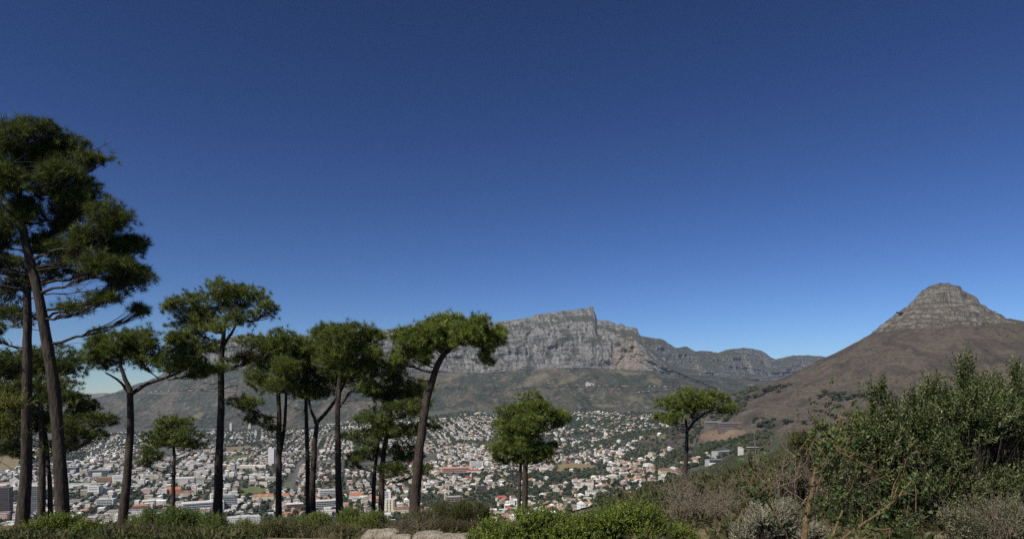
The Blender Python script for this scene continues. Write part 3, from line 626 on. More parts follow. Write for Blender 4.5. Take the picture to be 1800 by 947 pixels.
solid_building('apartment_block', 'broad white apartment block beside the two stemmed bushy pine', 'apartment block', 838, 823, 42, 16, 22, -0.1, Wt, Pa, extras=plant(22) + bands(38, 16, 22, 6, (0.14, 0.14, 0.15)))
solid_building('church_hall', 'red roofed hall with small white bell turret near the pink building', 'hall', 823, 845, 20, 14, 7, 0.5, Wt, Rd, 6, .7, extras=[('bell_turret', 8, 0, 6, 18, 4, 4, Wt, 'roof')])
solid_building('school_building', 'long red roofed hall below the broad white apartment block', 'building', 833, 831, 40, 14, 7, 0.15, Wt, Rd, 4, .8)
solid_building('apartment_block', 'cream square block behind the bare trunks of the bushy pine', 'apartment block', 947, 856, 24, 16, 13, -0.05, Cr, Br, extras=plant(13) + bands(22, 16, 13, 4, (0.2, 0.17, 0.13)))
solid_building('apartment_block', 'white block with vertical fins just below the bushy pine crown', 'apartment block', 956, 829, 26, 14, 14, -0.1, Wt, Gy, extras=[('fin', k, -7.4, 0, 14, 0.8, 1.2, Wt, 'roof') for k in (-11, -7, -3, 1, 5, 9)])
solid_building('brick_building', 'dark brown brick block among pale houses under the pink building', 'apartment block', 846, 862, 24, 16, 12, 0.3, (0.19, 0.14, 0.12), Sl, extras=plant(12) + bands(20, 16, 12, 3, (0.3, 0.28, 0.26)))
solid_building('apartment_block', 'long tan terrace of flats above the rock and leaning trunk', 'apartment block', 797, 882, 36, 14, 12, 0.35, Be, Gy, extras=bands(34, 14, 12, 3) + [('stair_tower', -17, -2, -3, 15, 4, 8, Be, 'roof')])
solid_building('house', 'big cream villa with bright red tiled roof in front of the bushy pine', 'house', 882, 879, 24, 13, 6, 0.12, Wt, (0.36, 0.09, 0.055), 4, .5)
solid_building('house', 'wide villa with orange hip roofs between the straight brown and low dark pines', 'house', 627, 875, 34, 24, 7, 0.2, Wt, Or, 7, .4, extras=[('side_wing', 16, -6, -3, 6, 16, 12, Wt, 'wall')])
solid_building('hotel_building', 'white modern complex with flat grey roofs at the foot of the scrubby slope', 'building', 1268, 801, 30, 20, 9, 0.35, (.42, .41, .38), (0.22, 0.26, 0.30), 1.2, .9, extras=bands(28, 20, 9, 3) + [('wing', 28, 6, -5, 9, 22, 16, (.45, .43, .4), 'wall'), ('wing_roof', 28, 6, 9.1, 9.9, 24, 18, (0.2, 0.24, 0.28), 'roof'), ('entrance_block', 14, -12, -5, 5, 16, 8, (.2, .2, .2), 'wall'), ('terrace_wall', 6, -17, -5, 1.5, 40, 2, (.3, .28, .25), 'roof')])
solid_building('hotel_building', 'brown balconied block with pale flat roof beside the white modern complex', 'building', 1318, 795, 32, 14, 9, 0.25, (0.22, 0.17, 0.13), (.36, .35, .34), extras=bands(30, 14, 9, 3) + [('end_wall', -16.5, 0, -5, 9.5, 1.5, 15, (.5, .48, .45), 'roof')])
solid_building('house', 'low glass fronted house with blue grey roof below the white modern complex', 'house', 1256, 813, 28, 16, 6, 0.2, (.42, .42, .41), (0.2, 0.24, 0.28), extras=bands(30, 18, 7, 2) + [('terrace', 0, -12, -4, 1, 30, 6, Wt, 'roof')])
solid_building('school_building', 'long school wing with blue windows behind the bare brown field', 'school', 1288, 751, 72, 12, 9, -0.12, (0.13, 0.11, 0.10), (0.13, 0.11, 0.10), 3, .95, extras=bands(70, 12, 10, 2, (0.05, 0.07, 0.14)))
solid_building('school_building', 'grey long roofed school wing beside the crown of the lone umbrella pine', 'school', 1253, 748, 44, 12, 8, -0.1, (0.16, 0.14, 0.13), (0.17, 0.165, 0.16), 3, .95, extras=bands(42, 12, 8, 2))
solid_building('tower_block', 'dark brown office tower at the picture edge beyond the straight grey trunk', 'tower', 4, 914, 30, 24, 66, 0.35, (0.12, 0.085, 0.07), Sl, extras=bands(28, 24, 66, 16, (0.05, 0.045, 0.05)))
solid_building('tower_block', 'slim grey office tower showing between the straight trunk and slim black trunk', 'tower', 61, 900, 18, 18, 58, 0.2, (0.2, 0.205, 0.2), Gy, extras=bands(16, 18, 58, 14))
solid_building('apartment_block', 'white stepped block at the picture edge under the dark brown tower', 'apartment block', 22, 945, 34, 16, 18, 0.3, Wt, Pa, extras=bands(32, 16, 18, 5) + plant(18))
solid_building('warehouse', 'dark glass office hall with flat roof beyond the tall leaning trunk', 'office', 178, 834, 62, 30, 16, 0.1, (0.09, 0.10, 0.12), (0.3, 0.3, 0.31), extras=bands(60, 30, 16, 3) + [('side_tower', 26, 4, 16, 24, 8, 8, Gy, 'roof')])
solid_building('warehouse', 'brown brick hall with green roof near the forked black pine', 'warehouse', 188, 846, 48, 26, 13, 0.05, (0.25, 0.12, 0.08), (0.16, 0.22, 0.11), 2, .8, extras=bands(46, 26, 13, 1, (0.05, 0.05, 0.05)))
solid_building('office_building', 'tall bright white office beside the trunk of the forked black pine', 'office', 211, 848, 34, 18, 22, 0.0, Wt, Pa, extras=bands(30, 18, 22, 5, (0.25, 0.26, 0.28)) + plant(22))
solid_building('office_building', 'white box office with five window stripes beyond the thick trunks', 'office', 168, 868, 30, 18, 22, -0.1, Wt, Gy, extras=bands(27, 18, 22, 5, (0.2, 0.22, 0.25)) + plant(22))
solid_building('office_building', 'striped pale office with flat roof low between thick trunks and forked pine', 'office', 187, 890, 36, 20, 18, 0.15, (0.6, 0.6, 0.58), Pa, extras=bands(34, 20, 18, 5) + plant(18))
solid_building('office_building', 'black fronted office block touching the tall leaning trunk', 'office', 127, 833, 36, 22, 24, 0.1, (0.08, 0.09, 0.12), Gy, extras=bands(34, 22, 24, 5) + plant(24))
solid_building('warehouse', 'long green roofed shed below the dark office hall', 'warehouse', 150, 855, 110, 22, 8, 0.12, Wt, (0.25, 0.33, 0.24), 3, .97, extras=[('loading_canopy', 0, -13, 3, 4, 60, 4, Gy, 'roof')])
solid_building('warehouse', 'long silver roofed shed behind the small round pine', 'warehouse', 320, 845, 70, 26, 9, 0.3, (0.4, 0.41, 0.42), Pa, 3, .97, extras=[('dark_gable', -35.5, 0, -4, 9, 1.2, 27, Sl, 'roof')])
solid_building('warehouse', 'long white market hall below the tall slab tower', 'hall', 445, 822, 90, 24, 9, 0.1, (0.66, 0.6, 0.5), (0.6, 0.57, 0.5), 2.5, .97, extras=[('side_annexe', 20, -16, -4, 6, 30, 8, Wt, 'wall')])
solid_building('office_building', 'pale square tower block with dark side beyond the umbrella pine trunk', 'office', 410, 828, 16, 14, 24, -0.1, (0.55, 0.54, 0.52), Gy, extras=plant(24, .5) + bands(14, 14, 24, 6))
solid_building('office_building', 'long white works with saw roof rows between the dark thin pines', 'building', 576, 872, 40, 20, 16, 0.35, Wt, Gy, 2, .95, extras=bands(38, 20, 16, 4, (0.12, 0.11, 0.11)))
solid_building('office_building', 'long white block with pale roof behind the straight brown pine trunk', 'building', 572, 892, 44, 18, 15, 0.45, Wt, Pa, 2, .95, extras=bands(42, 18, 15, 4, (0.08, 0.075, 0.08)))
solid_building('brick_building', 'red brick terrace with white bands beside the thin bare trunk', 'building', 518, 894, 34, 13, 11, 0.4, (0.32, 0.16, 0.13), Pa, 2.5, .9, extras=bands(32, 13, 11, 3, (0.6, 0.58, 0.55)))
solid_building('house', 'orange tiled hall low between the two bare stems and thin trunk', 'house', 506, 908, 22, 12, 6, 0.2, Wt, Or, 4, .6)
solid_building('house', 'brown tiled house seen last above the shrubs under the thin bare trunk', 'house', 521, 924, 16, 10, 5, 0.1, Cr, Br, 3.5, .6)
solid_building('house', 'orange hipped house beside the foot of the leaning umbrella pine', 'house', 741, 905, 24, 16, 6, -0.3, Cr, Or, 5, .3)
solid_building('long_building', 'long brown tiled block behind the foot of the leaning umbrella pine', 'building', 708, 901, 34, 12, 8, 0.25, Cr, Br, 4, .85)
# two round towers under the mountain
for px0, lab in ((407, 'round pale tower block under the mountain, the one with clear sides'), (440, 'round pale tower block under the mountain below a hanging pine bough')):
    b0 = hit(px0, 757 if px0 < 420 else 754, 2500, 5200); EXCL.append((b0[0], b0[1], 30)); root = thing('round_tower', lab, 'tower', b0, 'round towers under the mountain')
    for nm, r_, z0, z1, colr in (('shaft', 11.5, -8, 50, (0.60, 0.56, 0.48)), ('crown_drum', 6, 50, 56, (0.5, 0.47, 0.42))):
        v, f = tubes(np.array([[[0, 0, z0], [0, 0, (z0 + z1) / 2], [0, 0, z1 - .02], [0, 0, z1]]], float), np.array([[r_, r_, r_, 0.05]]), 20)
        mb = MB(); k = len(f); uvw = np.zeros((k * 4, 2)); a = np.repeat(np.arange(k) % 20, 4) * 3.6
        uvw[:, 0] = a + np.tile([0, 3.6, 3.6, 0], k); uvw[:, 1] = v[f.ravel(), 2] - z0; mb.add(v, f, colr, uv=uvw); mb.build(nm, M['wall'], root)
    for k in range(6):
        a = k * 1.047; mb = MB(); v, f = tubes(np.array([[[11.6 * math.cos(a), 11.6 * math.sin(a), -6], [11.6 * math.cos(a), 11.6 * math.sin(a), 49]]]), np.array([[1.1, 1.1]]), 8); mb.add(v, f, (0.66, 0.62, 0.54)); mb.build('balcony_column', M['roof'], root)
# cable stations on the mountain
def on_mesh(V, x, y):
    ppx = V[..., 0] / V[..., 1] * F + CX; ppy = HZ - V[..., 2] / V[..., 1] * F
    c = int(np.argmin(np.abs(ppx[0] - x))); r = np.argmax(ppy[:, c] <= y); return V[r, c] if r else V[-5, c]
for x, y, w, h, lab, wallc in ((1039, 300, 26, 12, 'tiny dark cable station on the very edge of the flat summit', (0.22, 0.2, 0.18)), (1035, 677, 46, 14, 'pale cable station beside the mountain road under the cliffs', (0.5, 0.48, 0.45))):
    p = on_mesh(TMV, x, y); root = thing('cable_station', lab, 'station', p, None)
    for nm, dx, dz0, dz1, w_ in (('hall', 0, -10, h, w), ('engine_house', w * .6, -10, h * .6, w * .5), ('winch_tower', -w * .2, h, h * 1.5, w * .3)):
        A = lambda q: np.array([float(q)])
        V, fw, uv, R, rq, rt = boxes(A(dx), A(-4), A(dz0), A(dz1), A(w_), A(16), A(0), A(0.3), A(.5))
        mb = MB(); mb.add(V, fw, wallc, uv=uv); mb.add(R, rq, (0.4, 0.38, 0.35), uv=np.full((8, 2), 0.0)); mb.C.append((rt + len(V), np.full((2, 3), .3), 0, None)); mb.build(nm, M['wall'], root)

# ------------------------------------------------------------------ the town: houses
for ex, ey, er in EXCL:
    far_ = np.hypot(X - ex, Y - ey) > er
    house &= far_; tree_ &= far_
hi = np.where(house)[0]; n = len(hi)
hX, hY, hZ, hpx, hpy, hcore = X[hi], Y[hi], Z[hi], px[hi], py[hi], core[hi]
big = (rng.uniform(size=n) < 0.045 + 0.17 * hcore)
wx = rng.uniform(8.5, 15.5, n) + big * rng.uniform(4, 16, n); wy = rng.uniform(7, 10.5, n) + big * rng.uniform(1, 6, n)
ht = rng.choice([3.2, 5.8, 6.2, 8.8], n, p=[.35, .35, .2, .1]) + big * rng.uniform(2, 8, n) * (1 + .6 * hcore)
hang = an[hi] + rng.choice([0, math.pi / 2], n) + rng.normal(size=n) * 0.08
wi = rng.choice(len(WALLS), n, p=[w[2] for w in WALLS]); ri = rng.choice(len(ROOFS), n, p=[r[2] for r in ROOFS])
ri = np.where((hpx < 420) & (rng.uniform(size=n) < .5), rng.choice([0, 1, 6], n), ri)
flat = (rng.uniform(size=n) < 0.28 + 0.35 * hcore) | big & (rng.uniform(size=n) < .6)
ri = np.where(flat & np.isin(ri, [3, 4, 5]), rng.choice([0, 1, 2, 6], n), ri)
rise = np.where(flat, 0.25, rng.uniform(1.8, 3.6, n)); rf = np.where(flat, .9, rng.choice([1.0, .55, .1], n, p=[.45, .4, .15])); 
wcol = np.array([w[1] for w in WALLS])[wi] * rng.uniform(.82, 1.08, (n, 1)); rcol = np.array([r[1] for r in ROOFS])[ri] * rng.uniform(.75, 1.2, (n, 1))
wcol = np.minimum(wcol * 1.1, 0.82); rcol = np.minimum(rcol, 0.8)
# which show largest: near, not behind the shrubs or a trunk
TR = [(46, 26), (105, 26), (75, 14), (222, 20), (305, 9), (384, 18), (490, 13), (541, 11), (551, 13), (595, 15), (671, 13), (657, 9), (733, 22), (917, 16), (1206, 11)]
lim = np.interp(hpx, [0, 200, 230, 400, 520, 600, 690, 740, 850, 870, 1000, 1100, 1180], [905, 925, 890, 905, 905, 892, 895, 905, 895, 880, 868, 862, 868])
vis = (hpy < lim) & (hpx > 2)
for x, w_ in TR: vis &= np.abs(hpx - x) > w_ * .5 + 3
score = np.where(vis, np.sqrt(wx * ht) / hY, 0); top = np.argsort(-score)[:300]
single = np.zeros(n, bool); single[top] = True
rest = np.where(~single)[0]
def town_mesh(ix, mb):
    V, fw, uv, R, rq, rt = boxes(hX[ix], hY[ix], hZ[ix] - 4, hZ[ix] + ht[ix], wx[ix], wy[ix], hang[ix], rise[ix], rf[ix], 0.35)
    mb.add(V, fw, np.repeat(wcol[ix], 4, 0), 0, uv)
    mb.add(R, rq, np.repeat(rcol[ix], 2, 0), 1); k = mb.n - len(R)
    mb.C.append((rt + k, np.where(np.repeat(flat[ix] | (rf[ix] < .9), 2)[:, None], np.repeat(rcol[ix], 2, 0), np.repeat(wcol[ix], 2, 0)), 1, None))
mb = MB(); town_mesh(rest, mb); tag(mb.build('far_houses', [M['wall'], M['roof']]), kind='stuff')

GN = [(46, 'grey trunk'), (105, 'thick trunk'), (222, 'forked pine'), (305, 'round pine'), (384, 'umbrella pine'), (490, 'bare pine'), (546, 'thin trunk'), (595, 'brown trunk'), (664, 'dark pine'), (733, 'leaning pine'), (917, 'bushy pine'), (1206, 'lone pine')]
GAPS = [(0, 46, 'before the grey trunk')] + [(GN[i][0], GN[i + 1][0], f'between {GN[i][1]} and {GN[i + 1][1]}') for i in range(len(GN) - 1)] + [(1206, 1400, 'beyond the lone pine')]
ORD = ['', 'second', 'third', 'fourth', 'fifth', 'sixth', 'seventh', 'eighth', 'ninth', 'tenth', 'eleventh', 'twelfth', 'thirteenth', 'fourteenth', 'fifteenth', 'sixteenth', 'seventeenth', 'eighteenth', 'nineteenth', 'twentieth']
def ordinal(k): return ('lowest' if k == 0 else ORD[k] + ' lowest') if k < 20 else None
def gap_of(x):
    for a, b_, t in GAPS:
        if a <= x < b_: return t
    return GAPS[0][2] if x < 0 else GAPS[-1][2]
seen = {}
for i in sorted(top, key=lambda k: -hpy[k]):
    kind = f"{WALLS[wi[i]][0]} {'flats' if big[i] else 'house'}"
    rk = f"{'flat ' if flat[i] else ''}{ROOFS[ri[i]][0]} roof"
    key = (kind, rk, gap_of(hpx[i])); k = seen.get(key, 0); seen[key] = k + 1
    o_ = ordinal(k)
    gp_ = key[2]
    lab = f"{kind} with {rk}, {o_} such {gp_}" if o_ else f"{kind} with {rk} high up {gp_}"
    root = thing('block_of_flats' if big[i] else 'town_house', lab, 'block of flats' if big[i] else 'house', (hX[i], hY[i], hZ[i]), 'houses of the town in the valley')
    A = lambda q: np.array([float(q)])
    V, fw, uv, R, rq, rt = boxes(A(0), A(0), A(-4), A(ht[i]), A(wx[i]), A(wy[i]), A(hang[i]), A(rise[i]), A(rf[i]), 0.35)
    mb = MB(); mb.add(V, fw, wcol[i], 0, uv); mb.build('wall', M['wall'], root)
    mb = MB(); mb.add(R, rq, rcol[i]); mb.C.append((rt, np.broadcast_to(rcol[i] if (flat[i] or rf[i] < .9) else wcol[i], (2, 3)), 0, None)); ro_ = mb.build('roof', M['roof'], root)
    if not flat[i]:
        V, fw, uv, R, rq, rt = boxes(A(wx[i] * .2 * math.cos(hang[i])), A(wx[i] * .2 * math.sin(hang[i])), A(ht[i] + .2), A(ht[i] + rise[i] + 1.0), A(1.1), A(.9), A(hang[i]), A(.1), A(.5))
        mb = MB(); mb.add(V, fw, wcol[i]); mb.add(V, np.array([[4, 5, 6, 7]]), (0.1, .1, .1)); mb.build('chimney', M['roof'], ro_)

# ------------------------------------------------------------------ broadleaf and garden trees of the town
def ico(sub):
    t = (1 + 5 ** .5) / 2
    v = [(-1, t, 0), (1, t, 0), (-1, -t, 0), (1, -t, 0), (0, -1, t), (0, 1, t), (0, -1, -t), (0, 1, -t), (t, 0, -1), (t, 0, 1), (-t, 0, -1), (-t, 0, 1)]
    f = [(0, 11, 5), (0, 5, 1), (0, 1, 7), (0, 7, 10), (0, 10, 11), (1, 5, 9), (5, 11, 4), (11, 10, 2), (10, 7, 6), (7, 1, 8), (3, 9, 4), (3, 4, 2), (3, 2, 6), (3, 6, 8), (3, 8, 9), (4, 9, 5), (2, 4, 11), (6, 2, 10), (8, 6, 7), (9, 8, 1)]
    v = [np.array(q) / np.linalg.norm(q) for q in v]
    for _ in range(sub):
        c = {}; nf = []
        def mid(a, b):
            k = (min(a, b), max(a, b))
            if k not in c: q = v[a] + v[b]; v.append(q / np.linalg.norm(q)); c[k] = len(v) - 1
            return c[k]
        for a, b, d in f:
            x, y, z = mid(a, b), mid(b, d), mid(d, a); nf += [(a, x, z), (b, y, x), (d, z, y), (x, y, z)]
        f = nf
    return np.array(v), np.array(f)
I1, I0, I2 = ico(1), ico(0), ico(2)
TG = np.array([[0.026, 0.036, 0.015], [0.034, 0.044, 0.017], [0.020, 0.029, 0.014], [0.048, 0.052, 0.023]])
def blobs(r_, c, rad, hgt, ic, colr):
    n = len(c); v0, f0 = ic
    v = v0[None] * (1 + 0.34 * r_.normal(size=(n, len(v0), 1)).clip(-1.3, 1.5))
    v = v * np.stack([rad, rad, hgt * .5], -1)[:, None] + (c + np.stack([0 * rad, 0 * rad, hgt * .55], -1))[:, None]
    f = f0[None] + np.arange(n)[:, None, None] * len(v0)
    return v.reshape(-1, 3), f.reshape(-1, 3), np.repeat(colr, len(f0), 0) * r_.uniform(.7, 1.3, (n * len(f0), 1))
ti = np.where(tree_)[0]
tX, tY, tpx, tpy = X[ti], Y[ti], px[ti], py[ti]
# extra trees tucked between the houses, and woods along the upper edge of the town and on the saddle
ex_ = rng.choice(np.where(house)[0], int(len(hi) * .95), replace=False); tX = np.concatenate([tX, X[ex_] + rng.normal(size=len(ex_)) * 4 + 10]); tY = np.concatenate([tY, Y[ex_] + rng.normal(size=len(ex_)) * 4 - 10])
m_ = 2600; wp = rng.uniform(880, 1330, m_); wY = np.interp(wp, [880, 1000, 1150, 1330], [4000, 3850, 3500, 2500]) * rng.uniform(0.80, 1.06, m_)
wX = (wp - CX) / F * wY; kk = (fbm(wX / 200, wY / 200, 91, 3) > -0.05); tX = np.concatenate([tX, wX[kk]]); tY = np.concatenate([tY, wY[kk]])
m_ = 1500; wp = rng.uniform(1222, 1350, m_); wY = rng.uniform(1250, 2500, m_); wX = (wp - CX) / F * wY
wpy = HZ - H(wX, wY) / wY * F; kk = (fbm(wX / 120, wY / 120, 93, 3) > -0.06) & ~in_poly(wp, wpy, FIELDS[5][0]) & ((wp < 1312) | (H(wX, wY) <= gbase(wX, wY) + .1))
tX = np.concatenate([tX, wX[kk]]); tY = np.concatenate([tY, wY[kk]])
ex_ = np.array([hit(x_, y_, 900, 2600)[:2] for x_, y_ in zip(rng.uniform(1212, 1362, 230), rng.uniform(736, 800, 230)) if not (1226 < x_ < 1306 and 756 < y_ < 779) and fbm(x_ / 18, y_ / 9, 97, 3) > -.12])
tX = np.concatenate([tX, ex_[:, 0]]); tY = np.concatenate([tY, ex_[:, 1]])
for ex, ey, er in EXCL:
    k = np.hypot(tX - ex, tY - ey) > er; tX, tY = tX[k], tY[k]
tpx = tX / tY * F + CX; tZ = H(tX, tY); tpy = HZ - tZ / tY * F
n = len(tX); trad = rng.uniform(2.6, 6.0, n) * (1 + 0.25 * (tY > 3000)); thg = trad * rng.uniform(1.2, 1.9, n)
lim = np.interp(tpx, [0, 200, 230, 400, 520, 600, 690, 740, 850, 870, 1000, 1100, 1180], [905, 925, 890, 905, 905, 892, 895, 905, 895, 880, 868, 862, 868])
vis = (tpy < lim) & (tpx > 2)
for x, w_ in TR: vis &= np.abs(tpx - x) > w_ * .5 + 3
tt = np.argsort(-np.where(vis, trad / tY, 0))[:290]; sg = np.zeros(n, bool); sg[tt] = True
near_ = np.where(~sg & (tY < 2000))[0]; farr = np.where(~sg & (tY >= 2000))[0]
mb = MB()
for ix, ic in ((near_, I1), (farr, I0)):
    v, f, cc = blobs(rng, np.stack([tX[ix], tY[ix], tZ[ix]], -1), trad[ix], thg[ix], ic, TG[rng.integers(0, 4, len(ix))]); mb.add(v, f, cc)
tag(mb.build('far_trees', M['far_foliage']), kind='stuff')
variants = []
for k in range(10):
    mb = MB(); rad0 = np.array([1.0]); v, f, cc = blobs(rng, np.zeros((4, 3)) + rng.normal(size=(4, 3)) * [.45, .45, .12] * (np.arange(4)[:, None] > 0), np.array([.85, .6, .55, .5]), np.array([1.5, 1.1, 1.0, .9]), I2, TG[[k % 4] * 4])
    mb.add(v, f, cc); mc = mb.mesh('crown', M['far_foliage'])
    mb = MB(); v, f = tubes(np.array([[[0, 0, -.3], [0.02, 0, .3], [0, 0.02, .8]]]), np.array([[.09, .07, .04]]), 5); mb.add(v, f); variants.append((mc, mb.mesh('trunk', M['bark'])))
seen = {}
for i in sorted(tt, key=lambda k: -tpy[k]):
    sz = 'small' if trad[i] < 3.7 else ('broad' if thg[i] < trad[i] * 1.5 else 'tall'); tn = ['dark green', 'mid green', 'blackish green', 'olive'][i % 4]
    gp_ = gap_of(tpx[i]); key = (sz, tn, gp_); k = seen.get(key, 0); seen[key] = k + 1; o_ = ordinal(k)
    lab = f"{sz} {tn} garden tree, {o_} {gp_}" if o_ else f"{sz} {tn} garden tree high up {gp_}"
    root = thing('garden_tree', lab, 'tree', (tX[i], tY[i], tZ[i]), 'garden trees among the houses')
    mc, mt = variants[(i % 4) + 4 * (i % 2) if (i % 4) + 4 * (i % 2) < 10 else i % 4]
    root.scale = (trad[i], trad[i], thg[i] * .62); root.rotation_euler = (0, 0, rng.uniform(0, 6))
    for nm, me in (('crown', mc), ('trunk', mt)):
        o = bpy.data.objects.new(nm, me); COL.objects.link(o); o.parent = root


# ------------------------------------------------------------------ foliage builders
def tufts(rng, c, ax, L, k, w, col):
    """n tufts of k needles each: centres c, axes ax -> triangles"""
    n = len(c)
    d = nrm(rng.normal(size=(n, k, 3)) * 0.85 + ax[:, None] * 0.95)
    ln = L * rng.uniform(0.65, 1.1, (n, k, 1))
    side = nrm(np.cross(d, rng.normal(size=(n, k, 3)))) * (w * rng.uniform(0.7, 1.2, (n, k, 1)))
    b = c[:, None] + d * ln * 0.08 + rng.normal(size=(n, k, 3)) * L * 0.08
    v = np.stack([b - side * .5, b + side * .5, b + d * ln], 2).reshape(-1, 3)
    f = np.arange(n * k * 3).reshape(-1, 3)
    cc = np.repeat(col, k, 0) * rng.uniform(0.75, 1.25, (n * k, 1))
    return v, f, cc

def shoots(rng, base, ax, SL, nl, L, Wd, col, open_=0.8, flat=0.0):
    """n leafy shoots: nl leaves along each, every leaf one folded blade of two faces"""
    n = len(base)
    s = np.linspace(0.18, 1.0, nl)[None, :, None]
    ax = nrm(ax); ref = nrm(np.cross(ax, rng.normal(size=(n, 3)))); r2 = np.cross(ax, ref)
    ph = rng.uniform(0, 6.28, (n, 1)) + np.arange(nl)[None] * 2.4 + rng.normal(size=(n, nl)) * 0.3
    rad = ref[:, None] * np.cos(ph)[..., None] + r2[:, None] * np.sin(ph)[..., None]
    SLr = SL * rng.uniform(0.6, 1.25, (n, 1, 1))
    p = base[:, None] + ax[:, None] * s * SLr
    op = open_ * (1.1 - 0.6 * s)
    d = nrm(ax[:, None] * (1 - op * 0.6) + rad * op + rng.normal(size=(n, nl, 3)) * 0.18)
    sd = nrm(np.cross(d, ax[:, None] + rng.normal(size=(n, nl, 3)) * 0.3))
    up = np.cross(sd, d)
    ln = L * rng.uniform(0.6, 1.15, (n, nl, 1)); wd = Wd * rng.uniform(0.7, 1.15, (n, nl, 1))
    tip = p + d * ln - up * ln * 0.12; mid = p + d * ln * 0.5
    v = np.stack([p, mid - sd * wd * .5 + up * wd * .18, tip, mid + sd * wd * .5 + up * wd * .18], 2).reshape(-1, 3)
    q = np.arange(n * nl)[:, None] * 4
    f = np.concatenate([q + [0, 1, 2], q + [0, 2, 3]])
    cc = np.repeat(col, nl, 0) * rng.uniform(0.75, 1.25, (n * nl, 1)); cc = np.concatenate([cc, cc])
    return v, f, cc

def pads_points(rng, c, R, n, lumps=6, lr=0.42, up=0.25, shell=True):
    """points on lumps spread through an ellipsoid, with outward axes"""
    lc = nrm(rng.normal(size=(lumps, 3)) + [0, -0.1, up]) * rng.uniform(0.35, 0.72, (lumps, 1))
    k = rng.integers(0, lumps, n)
    d = nrm(rng.normal(size=(n, 3)) + [0, 0, up])
    rr = rng.uniform(0.55, 1.0, (n, 1)) ** 0.5 if shell else rng.uniform(0, 1, (n, 1)) ** 0.33
    q = lc[k] + d * lr * rr
    pts = c + q * R
    ax = nrm(d * 0.8 + nrm(q * R) * 0.5 + [0, 0, 0.45])
    return pts, ax, (q * R)

GREENS = np.array([[0.112, 0.140, 0.026], [0.155, 0.195, 0.034], [0.056, 0.080, 0.020], [0.215, 0.255, 0.052]])

